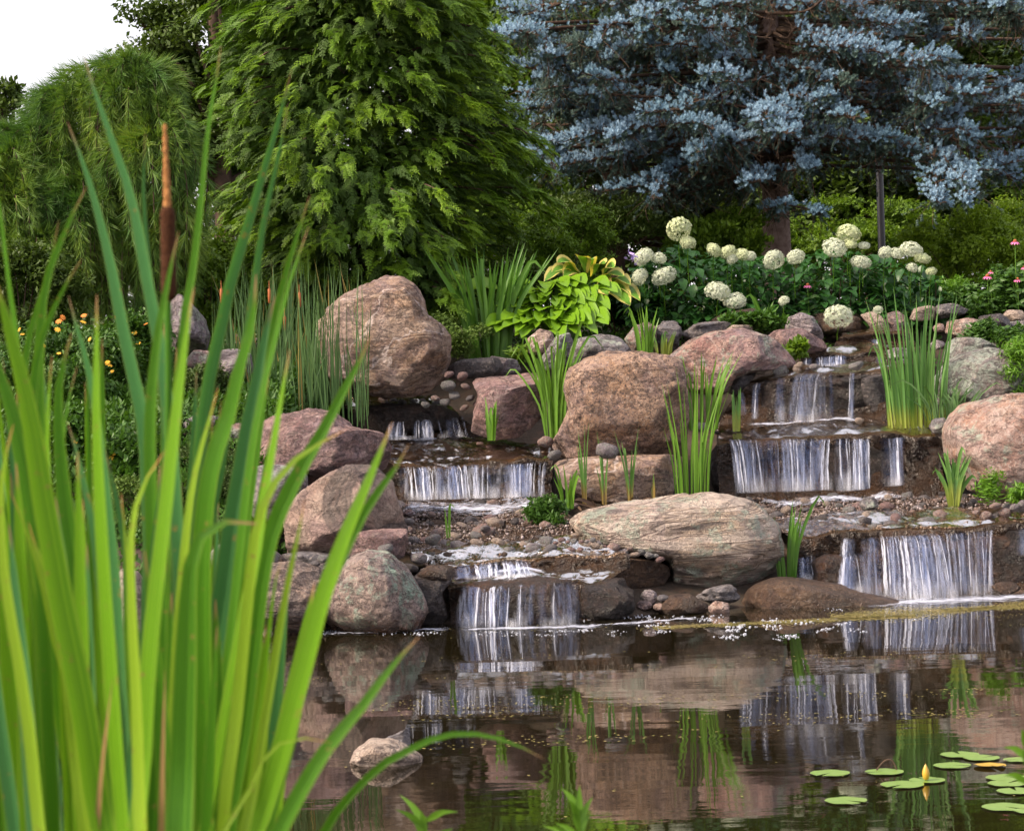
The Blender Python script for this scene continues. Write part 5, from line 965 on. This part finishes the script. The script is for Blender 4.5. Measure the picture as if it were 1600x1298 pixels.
bush('leafy_weed', 'small weed at the right edge under the huge boulder', 1596, 770, 15.5, 20, 14, 60, .05, 'reed', 23, cat='weed', asp=.3)
bush('leafy_weed', 'bright weed between pink broad boulder and mauve boulder', 1246, 546, 18.0, 16, 8, 45, .07, 'leafmid', 24, cat='weed')
bush('leafy_weed', 'low green leaves spilling over the hydrangea bed stones', 1170, 505, 18.9, 50, 14, 220, .06, 'bed_leaf', 25, cat='weed')
bush('moss_patch', 'mossy green patch behind the tall boulder right of it', 715, 520, 18.9, 48, 34, 420, .03, 'moss', 26, tm=12, cl=.06, cat='moss')
bush('fern_plant', 'light green foliage in front of the hemlock by the rushes', 470, 500, 20, 60, 28, 350, .05, 'reed', 27, cat='fern', asp=.3)
bush('leafy_weed', 'bright leafy sprout beside the angular tan brown stone', 815, 545, 18.6, 22, 14, 70, .06, 'leafmid', 28, cat='weed', asp=.4)
bush('leafy_shrub', 'dark leaves under and behind the hydrangeas at the left', 960, 480, 20.4, 70, 40, 700, .07, 'hydleaf', 29)
bush('leafy_shrub', 'dark leaves in the gap between iris clump and lime hosta', 690, 470, 20.2, 50, 60, 600, .05, 'mapledark', 30)
bush('leafy_shrub', 'feathery green undergrowth at the far right above the stones', 1500, 470, 20.6, 50, 34, 600, .045, 'reed', 31, asp=.3)
# hostas
def hosta(name, label, leaves, mat, seed, wprof=([0, .15, .45, .8, 1], [.25, .8, 1, .55, .02])):
    rg = np.random.default_rng(seed); x0, y0, d0 = leaves[0][:3]; base = W(x0, y0, d0); root = empty(name, base, label, 'hosta'); st = Acc()
    for (bx_, by_, bd, tx, ty, td, wd) in leaves[1]:
        p0, p1 = W(bx_, by_, bd), W(tx, ty, td); m = (p0 + p1) / 2 + [0, 0, np.linalg.norm(p1 - p0) * .16]; V, Fc, U = ribbon([p0, m, p1], wd * bd / F, 10, .35, face=(rg.normal() * .25, -.9, .8), prof=wprof)
        obj('leaf', V, Fc, M[mat], root, uv=np.array(U)); V, Fc = tube(curve_pts([base + rg.normal(size=3) * .02, (base + p0) / 2 + [0, 0, .03], p0], 6), .006, 5); st.add(V, Fc)
    obj('stalks', *st.out(), M['reed'], root)
rg = np.random.default_rng(81); lv = []
for i in range(98):
    a = rg.uniform(-1, 1); r_ = rg.uniform(.2, 1); row_ = rg.random(); bx_ = 858 + a * 94 * r_; by_ = 510 - row_ * 76 ; dd = 19.0 + row_ * .5; lv.append((bx_, by_, dd + .1, bx_ + a * 34 + rg.normal() * 8, by_ + rg.uniform(2, 26), dd - .12, rg.uniform(20, 34)))
hosta('hosta_plant', 'lime green hosta mound behind the angular tan stone', ((865, 520, 19.3), lv), 'hosta', 1)
VL = [(905,425,870,410,24),(910,430,880,432,24),(915,425,908,400,22),(925,430,945,412,24),(935,440,975,432,26),(950,440,985,445,24),(945,448,985,478,30),(930,445,950,462,30),(960,450,1000,470,26),(900,432,862,425,22),(920,420,925,405,18),(890,428,850,440,22),(940,430,960,418,22)]
hosta('hosta_plant', 'cream edged variegated hosta above the lime one', ((925, 470, 20.2), [(a, b, 20.0, c, e, 19.6, w_ * 1.3) for a, b, c, e, w_ in VL]), 'vhosta', 2)
# hydrangea hedge
hb = W(1230, 500, 20.6); hroot = empty('hydrangea_hedge', hb, 'hydrangea hedge with round creamy white flower heads below the spruce', 'hydrangea')
rg = np.random.default_rng(91); lf = Acc(); nlv = 2900
X_ = rg.uniform(975, 1475, nlv); Yt = np.interp(X_, [975, 1010, 1060, 1100, 1180, 1240, 1300, 1400, 1450, 1475], [430, 400, 372, 390, 400, 402, 385, 400, 415, 440]); t_ = rg.random(nlv) ** .8; Y_ = Yt + (500 - Yt) * t_; Dp = 20.0 + rg.uniform(-.25, 1.0, nlv) + (1 - t_) * .4
P = WV(X_, Y_, Dp); D = rdir(nlv, rg) * [1, .6, .35] + [0, -.45, -.35]; tv, tf, U = ribbon([np.array([0, 0, 0.]), np.array([0, .055, .008]), np.array([0, .115, -.012])], .078, 5, .3, face=(0, 0, 1), prof=([0, .1, .35, .8, 1], [.2, .7, 1, .5, .02]))
V, Fc = stamp(tv, tf, frames(D) * rg.uniform(.7, 1.25, (nlv, 1, 1)), P); obj('foliage', V, Fc, M['hydleaf'], hroot)
a = Acc()
for i in range(44): p = P[rg.integers(nlv)]; q = np.array([p[0] * .97 + hb[0] * .03, p[1] + .1, hb[2] - .05]); V, Fc = tube(curve_pts([q, (p + q) / 2 + rg.normal(size=3) * .02, p], 6), .005, 5); obj('stem', V, Fc, M['barkdark'], hroot)
def head_mesh(m, seed, flat=.86):
    rg = np.random.default_rng(seed); n = 640; D = rdir(n, rg); D = D[D[:, 2] > -.75]; n = len(D); sc = np.array([1, 1, flat]); P = D * sc * (1 + .10 * fbm(D * 2.6, seed, 3))[:, None] * rg.uniform(.86, 1.03, (n, 1))
    tv = []; tf = []
    for i in range(4): a = i * math.pi / 2; k = len(tv); tv += [(0, 0, 0), (math.cos(a - .5) * .085, 0.02, math.sin(a - .5) * .085), (math.cos(a) * .13, .0, math.sin(a) * .13), (math.cos(a + .5) * .085, .02, math.sin(a + .5) * .085)]; tf.append((k, k+1, k+2, k+3))
    V, Fc = stamp(np.array(tv), np.array(tf), frames(D + rdir(n, rg) * .35, roll=rg.uniform(0, 3, n)), P); V2, F2 = ico(2); k = len(V); V = np.concatenate([V, V2 * sc * .84]); Fc = np.concatenate([Fc, np.concatenate([F2, F2[:, :1]], 1)[:, [0, 1, 2, 2]] + k]) if False else Fc
    return mesh('flower_head', V[:k], Fc, M[m], smooth=False)
hm = [head_mesh('floret', i) for i in range(4)] + [head_mesh('floretg', 9)]
HD = [(1061,358,20,4),(1006,402,15,2),(1030,404,12,1),(1038,432,19,0),(1000,433,15,1),(1121,456,20,0),(1148,470,17,0),(1075,380,13,4),(1115,391,12,4),(1137,394,13,4),(1160,398,12,4),(1172,401,10,2),(1209,406,16,1),(1243,402,15,2),(1144,405,10,1),(1304,387,18,1),(1326,365,19,4),(1345,410,15,1),(1383,395,11,2),(1400,396,11,1),(1423,390,17,1),(1441,404,13,4),(1310,495,22,0),(1372,484,8,1),(1455,424,9,4),(1330,382,10,4),(1350,384,9,2),(1425,418,9,1),(1225,470,9,0)]
for (x, y, r_, k) in HD:
    dd = 19.75 if y < 440 else (19.55 if y < 480 else 19.3); p = W(x, y, dd); o = bpy.data.objects.new('flower_head', hm[k % 5]); COL.objects.link(o); o.parent = hroot; o.location = tuple(p - hb); q = r_ * dd / F; o.scale = (q * rg.uniform(.92, 1.12), q * rg.uniform(.9, 1.1), q * rg.uniform(.78, 1.02)); o.rotation_euler = (rg.normal() * .25 + .2, rg.normal() * .3, rg.uniform(0, 6))
    V, Fc = tube(curve_pts([p + [0, 0, -q * .7], p + [0, .1, -.15], p + [.02, .25, -.35]], 5), .004, 4); obj('flower_stem', V, Fc, M['reed'], hroot)
# one purple floret cluster
V, Fc = stamp(*flower_tmpl(6), frames(rdir(26, rg)) * .018, W(988, 402, 19.6) + rg.normal(size=(26, 3)) * .03); tag(obj('purple_blossom', V, Fc, plain('lilac_petals', (.36, .24, .62), (.5, .4, .75)), base=W(988, 402, 19.6)), 'small lilac purple blossom beside the leftmost white flower heads', 'flower')
# coneflowers
pt_, pf_ = flower_tmpl(10); pt_ = pt_ * [1, 1, 1]; pt_[:, 2] -= (np.linalg.norm(pt_[:, :2], axis=1) ** 2) * .45
for i, (x, y, r_, yb, l) in enumerate([(1262, 446, 7, 500, 'pink coneflower alone in front of the dark hydrangea leaves'), (1586, 378, 8, 470, 'highest pink coneflower at the right edge'), (1543, 432, 8, 490, 'pink coneflower left of the others at the right'), (1590, 437, 7, 490, 'pale pink coneflower at the right edge below the highest'), (1600, 418, 6, 490, 'half cut off coneflower at the right edge'), (1548, 425, 5, 490, 'small faded coneflower just behind the left one')]):
    dd = 19.9; p = W(x, y, dd); s_ = r_ * dd / F; root = empty('coneflower', W(x + 2, yb, dd), l, 'coneflower')
    V, Fc = stamp(pt_ * s_, pf_, frames(np.array([[0, .9, .2]])), p[None]); obj('petals', V, Fc, M['magenta'], root); V2, F2 = ico(2); obj('cone', V2 * s_ * [.38, .38, .34] + p + [0, 0, s_ * .18], F2, M['cone'], root)
    V, Fc = tube([p, W(x + 2, yb, dd)], .004, 5); obj('stem', V, Fc, M['reed'], root)
    a = Acc()
    for q in range(4): z = W(x + 2, y + (yb - y) * (.4 + .15 * q), dd); V, Fc, U = ribbon([z, z + [.05 * (-1) ** q, -.02, .03], z + [.10 * (-1) ** q, -.02, .01]], .03, 4, .3, face=(0, -1, .5)); a.add(V, Fc)
    obj('leaf', *a.out(), M['bed_leaf'], root)
# ground cover over bare soil
rg = np.random.default_rng(95); n = 26000; x = rg.uniform(-6, 8, n); y = rg.uniform(13.5, 30, n); z = ground_z(x, y); ok = (((x < -1.45) & (y > 14.8) & (y < 18)) | (x < -1.9) | (y > 19.3) | (x > 4.0)) & (z > .05) & (fbm(np.stack([x, y, 0 * x], -1) * 1.5, 3, 3) > -.35); P = np.stack([x, y, z + .02 + rg.random(n) * .05], -1)[ok]; tv, tf = leaf_tmpl(6, .07, .05, rg); V, Fc = stamp(tv, tf, frames(rdir(len(P), rg)), P); pass
n2 = 11000; x = rg.uniform(-5, -1.45, n2); y = rg.uniform(14.6, 19, n2); P = np.concatenate([P, np.stack([x, y, ground_z(x, y) + .02 + rg.random(n2) * .06], -1)]); V, Fc = stamp(tv, tf, frames(rdir(len(P), rg)), P); tag(obj('ground_cover', V, Fc, M['bed_leaf'], smooth=False), 'low green ground cover', None, None, 'stuff')
# ------------------------------------------------------------ lily pads
def pad(label, px, py, wpx, mat='pad', seed=0, group=None, curl=0.0):
    rg = np.random.default_rng(seed); c = pond(px, py); r_ = wpx / 2 * c[1] / F; n = 40; th = np.linspace(.14, 2 * math.pi - .14, n) + rg.uniform(0, 6.28); rings = [.0, .35, .7, .93, 1.0]; V = []
    for k in rings:
        z = .005 + curl * max(0, k - .6) * (np.cos(th * 1.0 + 2) > .2) * .25; rr = k * r_ * (1 + .02 * np.sin(th * 5)); V.append(np.stack([c[0] + rr * np.cos(th), c[1] + rr * np.sin(th), 0 * th + z + .0006 * np.sin(th * 6) * k], -1))
    V = np.concatenate(V); Fc = [(i*n+j, i*n+j+1, (i+1)*n+j+1, (i+1)*n+j) for i in range(4) for j in range(n-1)]
    return tag(obj('lily_pad', V, Fc, M[mat], base=c), label, 'lily pad', group)
for i, (x, y, w_, m, l) in enumerate([(1297,1209,62,'pad','lily pad furthest left of all, flat and green'), (1382,1207,60,'pad','lily pad with the curled reddish stem touching it'), (1500,1180,60,'pad','upper left lily pad of the overlapping group of five'), (1534,1185,56,'pad','lily pad overlapping the upper left one of the group'), (1488,1197,58,'pad','lily pad below left in the overlapping group'), (1547,1197,50,'pady','yellow orange lily pad in the overlapping group'), (1590,1188,44,'pad','lily pad partly cut off right of the yellow one'), (1410,1227,68,'pad','large lily pad left of the yellow bud'), (1449,1220,56,'pad','lily pad carrying the yellow bud'), (1322,1252,66,'pad','lily pad lowest left on its own dark water'), (1572,1216,62,'pad','uppermost of the right edge stack of lily pads'), (1574,1225,60,'pad','second lily pad of the right edge stack'), (1588,1237,60,'pad','third lily pad of the right edge stack'), (1570,1262,70,'pad','lowest lily pad near the right edge'), (1610,1268,50,'pad','lily pad at the bottom right corner, mostly cut off')]):
    pad(l, x, y, w_, m, i, curl=.05 if m == 'pady' else 0)
def bud(px, py, lab):
    b = pond(px, py); root = empty('lily_bud', b, lab, 'lily bud'); s_ = b[1] / F
    obj('bud', *lathe([(.0, 2 * s_), (4.5 * s_, 5 * s_), (6 * s_, 13 * s_), (4.5 * s_, 20 * s_), (2 * s_, 25 * s_), (0, 29 * s_)], b, 10), M['pady'], root); obj('stem', *lathe([(.003, -.15), (.003, 3 * s_)], b, 6), M['pad'], root)
bud(1447, 1221, 'yellow water lily bud standing up from its pad')
p = pond(1368, 1205); V, Fc = tube(curve_pts([p, p + [.03, 0, .035], p + [.055, 0, .04], p + [.07, 0, .02], p + [.075, 0, .0]], 12), .003, 6); tag(obj('curled_lily', V, Fc, M['barkdark'], base=p), 'curled reddish brown lily shoot arching over a pad', 'water lily')

# ------------------------------------------------------------ the cattails close to the camera
M['cx'] = mat_bladeuv('dead_cattail_leaf', (.26, .15, .06), (.38, .25, .11), (.2, .1, .05), tr=.2)
CM = {'x': 'cx', 'l': 'cl', 'g': 'cg', 'd': 'cd', 'y': 'cy'}
def bezier_tail(L):               # run every traced leaf down to the plant's base
    return L
LV = [  # material, width px, depth, points from tip down (photo pixels)
 ('d',24,2.75,[(130,85),(150,150),(168,200),(205,310),(228,430),(252,560),(268,700),(280,900),(292,1100)],1),
 ('d',24,2.9,[(105,190),(135,270),(160,360),(176,430),(192,515),(211,600),(226,680),(232,800),(238,950),(245,1100)],0),
 ('g',15,2.8,[(345,72),(337,130),(325,200),(312,330),(300,430),(290,480),(280,600),(268,760),(258,900),(255,1100)],1),
 ('d',24,3.0,[(456,108),(435,190),(408,280),(385,360),(362,435),(348,500),(330,576),(320,640),(313,700),(303,850),(297,960),(285,1150)],2),
 ('d',18,2.9,[(450,165),(436,240),(420,310),(408,370),(400,430),(386,530),(368,583),(360,633),(352,675),(343,740),(333,786),(326,840),(310,950),(300,1150)],2),
 ('g',34,2.6,[(400,428),(398,470),(390,520),(372,580),(362,630)],2),
 ('g',17,2.9,[(484,305),(462,375),(443,440),(428,500),(410,590),(395,680),(380,780),(365,880),(352,980),(338,1130)],2),
 ('g',16,2.7,[(482,355),(468,395),(455,430),(437,500),(417,580),(402,650),(388,740),(375,850),(360,990)],2),
 ('d',34,2.8,[(430,462),(413,530),(400,600),(388,660),(376,740),(362,820),(352,900),(338,990),(326,1090),(315,1200)],2),
 ('l',30,2.5,[(453,546),(441,610),(426,700),(412,780),(400,860),(383,950),(366,1045),(350,1130),(336,1220)],2),
 ('y',21,2.4,[(542,670),(515,683),(485,702),(452,725),(427,757),(409,797),(398,837),(393,880),(384,970),(370,1110)],2),
 ('g',30,2.6,[(579,526),(556,575),(534,615),(508,667),(475,722),(451,769),(430,815),(414,870),(404,930),(395,1000),(380,1130)],3),
 ('l',34,2.35,[(613,660),(590,715),(567,770),(545,820),(522,880),(500,945),(479,1025),(459,1096),(438,1175),(412,1260)],3),
 ('g',28,2.5,[(639,694),(612,740),(580,782),(553,830),(533,868),(510,920),(486,990),(468,1060),(450,1150)],3),
 ('g',30,2.2,[(655,994),(612,1040),(572,1095),(538,1135),(506,1175),(472,1230),(440,1290),(415,1340)],3),
 ('g',14,2.5,[(850,1185),(800,1160),(755,1148),(719,1145),(678,1153),(641,1170),(597,1194),(564,1225),(530,1262),(500,1310)],3),
 ('l',33,2.4,[(151,460),(151,540),(150,640),(153,730),(158,830),(166,960),(173,1060),(180,1160),(188,1260)],0),
 ('l',36,2.35,[(303,448),(294,500),(284,575),(274,650),(264,740),(254,830),(240,950),(230,1060),(224,1180)],1),
 ('y',20,2.5,[(341,605),(327,655),(310,715),(298,775),(290,840),(282,930),(274,1050),(268,1200)],1),
 ('d',24,2.8,[(107,462),(118,505),(134,560),(146,620),(156,700),(168,800),(178,900),(186,1050)],0),
 ('l',42,2.3,[(-12,420),(2,470),(18,530),(36,600),(52,680),(66,770),(82,860),(97,945),(115,1030),(134,1130),(150,1240)],4),
 ('g',44,2.6,[(-30,520),(-5,570),(18,640),(38,720),(55,810),(70,900),(90,1000),(105,1120)],4),
 ('l',20,2.45,[(81,555),(76,620),(73,700),(76,780),(84,850),(96,950),(108,1080),(118,1200)],4),
 ('g',30,2.6,[(112,520),(98,570),(91,620),(93,700),(103,800),(114,880),(128,990),(142,1120)],0),
 ('g',21,2.7,[(135,292),(107,348),(86,400),(72,440),(64,500),(60,580),(62,660),(72,780),(85,900)],4),
 ('g',15,2.8,[(92,344),(82,395),(72,440),(52,500),(40,560),(36,640),(42,740),(52,860)],4),
 ('g',20,2.65,[(128,404),(108,435),(86,478),(68,520),(56,570),(50,650),(52,760),(60,900)],4),
 ('y',22,2.3,[(21,662),(9,710),(1,770),(3,860),(14,950),(30,1040),(46,1150),(58,1270)],4),
 ('g',12,2.7,[(121,570),(106,630),(98,690),(96,760),(100,860)],0),
 ('y',25,2.3,[(258,704),(238,732),(220,765),(209,805),(204,860),(206,960),(212,1080),(216,1200)],1),
 ('g',44,2.25,[(402,818),(370,813),(340,818),(314,836),(298,880),(292,960),(288,1080),(284,1200)],1),
 ('y',17,2.35,[(476,780),(468,825),(459,865),(444,940),(429,1030),(414,1120),(398,1220)],3),
 ('y',12,2.4,[(188,770),(194,820),(198,880),(204,960),(210,1060)],0),
 ('y',20,2.35,[(44,815),(56,855),(70,890),(88,960),(104,1060),(116,1180)],4),
 ('y',14,2.45,[(15,765),(30,800),(48,850),(66,910),(86,1000)],4),
 ('d',20,2.6,[(163,700),(178,760),(188,810),(198,870),(204,940)],0),
 ('d',22,2.7,[(105,658),(118,700),(132,760),(146,830),(158,920)],0),
 ('d',14,2.85,[(227,205),(224,290),(229,380),(236,450),(246,530),(256,640),(262,780),(266,950)],1),
 ('g',23,2.55,[(279,362),(268,410),(258,460),(249,505),(241,565),(235,640),(234,720),(238,850),(244,980)],1),
 ('y',11,2.2,[(518,1160),(490,1153),(460,1154),(436,1162),(414,1176),(398,1215)],3),
 ('l',13,2.5,[(440,870),(432,900),(424,950),(418,1010),(412,1070)],3),
 ('g',14,2.7,[(-10,250),(0,330),(12,430),(24,520),(34,620),(44,740)],4),
]
BP = [(200, 1620), (262, 1660), (318, 1620), (365, 1650), (110, 1640)]      # where the five plants meet their roots (photo px)
LB = ['cattail plant just left of the brown spike with tall blue green blades', 'cattail plant bearing the brown spike', 'cattail plant right of the spike with the tallest dark blades', 'rightmost cattail plant leaning out over the pond', 'cattail plant at the left edge of the picture']
cat_roots = []
for i, (x, y) in enumerate(BP):
    b = W(x, y, 2.75 - .05 * i); b[2] = float(ground_z(b[0], b[1])) - .02
    cat_roots.append(empty('cattail_plant', b, LB[i], 'cattail', 'cattails close to the camera' if 0 else None))
rg = np.random.default_rng(3)
def cleaf(mt, wd, d, pts, k, seed=0):
    root = cat_roots[k]; b = np.array(root['_o']); P = [W(x, y, d) for x, y in pts]; e = P[-1]
    x2 = e + (e - P[-2]) / np.linalg.norm(e - P[-2]) * .18; mid = x2 * .5 + b * .5 + [0, 0, .02]; P = P + [x2, mid, b + [rg.normal() * .015, rg.normal() * .02, 0]]
    for j in range(len(P)):     # a gentle bow towards or away from the camera
        f = 1 - j / (len(P) - 1); P[j] = P[j] * (1 + (rg.normal() * 0)) 
    P = P[::-1]; L = np.cumsum([0] + [np.linalg.norm(P[j+1] - P[j]) for j in range(len(P) - 1)]); T = L[-1]
    tipl = max(.16, .26 * (T - 0)); vs = [0, .35, 1 - tipl / T, 1 - tipl / T * .5, 1 - tipl / T * .18, 1]; pr = (vs, [.45, .8, 1.0, .80, .42, .03])
    # equal steps along the leaf
    Q = curve_pts(P, 160); cl_ = np.concatenate([[0], np.cumsum(np.linalg.norm(np.diff(Q, axis=0), axis=1))]); t = np.linspace(0, cl_[-1], 46); Q = np.stack([np.interp(t, cl_, Q[:, c]) for c in range(3)], -1)
    V, Fc, U = ribbon(Q, wd * d / F, 45, .42, face=(rg.normal() * .35, -1, .1), prof=pr, twist=rg.normal() * .15)
    obj('leaf', V, Fc, M[CM[mt]], root, uv=np.array(U))
for L in LV: cleaf(*L)
for i in range(46):        # the crowd of blades low in the clump
    x = rg.uniform(-10, 410); k = 4 if x < 110 else 0 if x < 200 else 1 if x < 275 else 2 if x < 350 else 3; top = rg.uniform(700, 960) if x < 290 else rg.uniform(880, 1080); ln = (x - 215) * .25 + rg.normal() * 18
    cleaf(rg.choice(list('llgggd')), rg.uniform(20, 38), rg.uniform(2.35, 3.1), [(x + ln, top), (x + ln * .75, top + 110), (x + ln * .4, top + 260), (x + ln * .15, top + 400)], k)
for x, y, ln, k in ((150, 1060, 26, 0), (252, 1045, 6, 1)): cleaf('x', 13, 2.3, [(x + ln, y), (x + ln * .7, y + 60), (x + ln * .3, y + 150), (x, y + 260)], k)
for i in range(52):        # narrow darker blades behind
    x = rg.uniform(-10, 370); k = 4 if x < 110 else 0 if x < 200 else 1 if x < 275 else 2 if x < 340 else 3; top = rg.uniform(500, 860); ln = (x - 190) * .22 + rg.normal() * 24
    cleaf(rg.choice(list('gddgl')), rg.uniform(12, 22), rg.uniform(2.9, 3.3), [(x + ln, top), (x + ln * .75, top + 110), (x + ln * .45, top + 250), (x + ln * .2, top + 420)], k)
# the spike
root = cat_roots[1]; st = curve_pts([W(262, 455, 2.7), W(263, 620, 2.7), W(258, 850, 2.7), W(256, 1200, 2.7), np.array(root['_o'])], 24); V, Fc = tube(st, .0042, 8); obj('stalk', V, Fc, M['cg'], root, uv=np.zeros((len(V), 2)) + [.5, .3])
p0, p1 = W(264, 470, 2.7), W(262, 322, 2.7); s_ = 2.7 / F
def rod(a, b, prof, n=22):
    P = np.array([a * (1 - t) + b * t for t, r in prof]); V, Fc = tube(P, np.array([r for t, r in prof]), n); return V, Fc
pf = [(0, .002), (.02, 9 * s_), (.08, 11 * s_)] + [(t, 11.8 * s_ * (1 + .015 * math.sin(t * 60))) for t in np.linspace(.12, .92, 30)] + [(.97, 10 * s_), (1, 4 * s_)]
V, Fc = rod(p0, p1, pf, 26); V = V + rdir(len(V), rg) * .00035; obj('seed_head', V, Fc, M['brownspike'], root)
pf = [(t, (6.2 - 3.2 * t + .8 * math.sin(t * 47) * rg.random()) * s_) for t in np.linspace(0, .97, 40)] + [(1, .0004)]; q0, q1 = W(261.5, 324, 2.7), W(257.5, 194, 2.7)
V, Fc = rod(q0, q1, pf, 14); V = V + rdir(len(V), rg) * .0006; obj('spike_tip', V, Fc, M['malespike'], root)
# soft weeds just in front of the lens at the bottom edge
def sprig(label, px, py, d, n, ln, seed, mat='cl'):
    rg = np.random.default_rng(seed); root_b = W(px, py + 130, d); root = empty('water_weed', root_b, label, 'weed'); top = W(px, py, d); a = Acc(); V, Fc = tube(curve_pts([root_b, (root_b + top) / 2 + [.004, 0, 0], top], 8), .0015, 6); obj('stem', V, Fc, M['reed'], root)
    for i in range(n):
        f = i / n; q = root_b + (top - root_b) * (.5 + .5 * f); an = rg.uniform(-1.5, 1.5); e = q + np.array([math.sin(an), rg.normal() * .3, .25 + .55 * abs(math.cos(an))]) * ln * d / F * rg.uniform(.6, 1.1)
        V, Fc, U = ribbon([q, (q + e) / 2 + [0, 0, .006], e], 12 * d / F, 8, .3, prof=([0, .3, 1], [.4, 1, .05])); a.add(V, Fc)
    obj('leaf', *a.out(), M['reed'], root)
sprig('blurred green weed tip at the bottom edge right of the cattails', 665, 1275, 3.4, 9, 60, 1); sprig('blurred green weed tip at the bottom centre', 905, 1262, 3.4, 9, 62, 2); sprig('blurred bright leaf tip at the right edge above the lily pads', 1604, 1158, 3.4, 5, 44, 3)
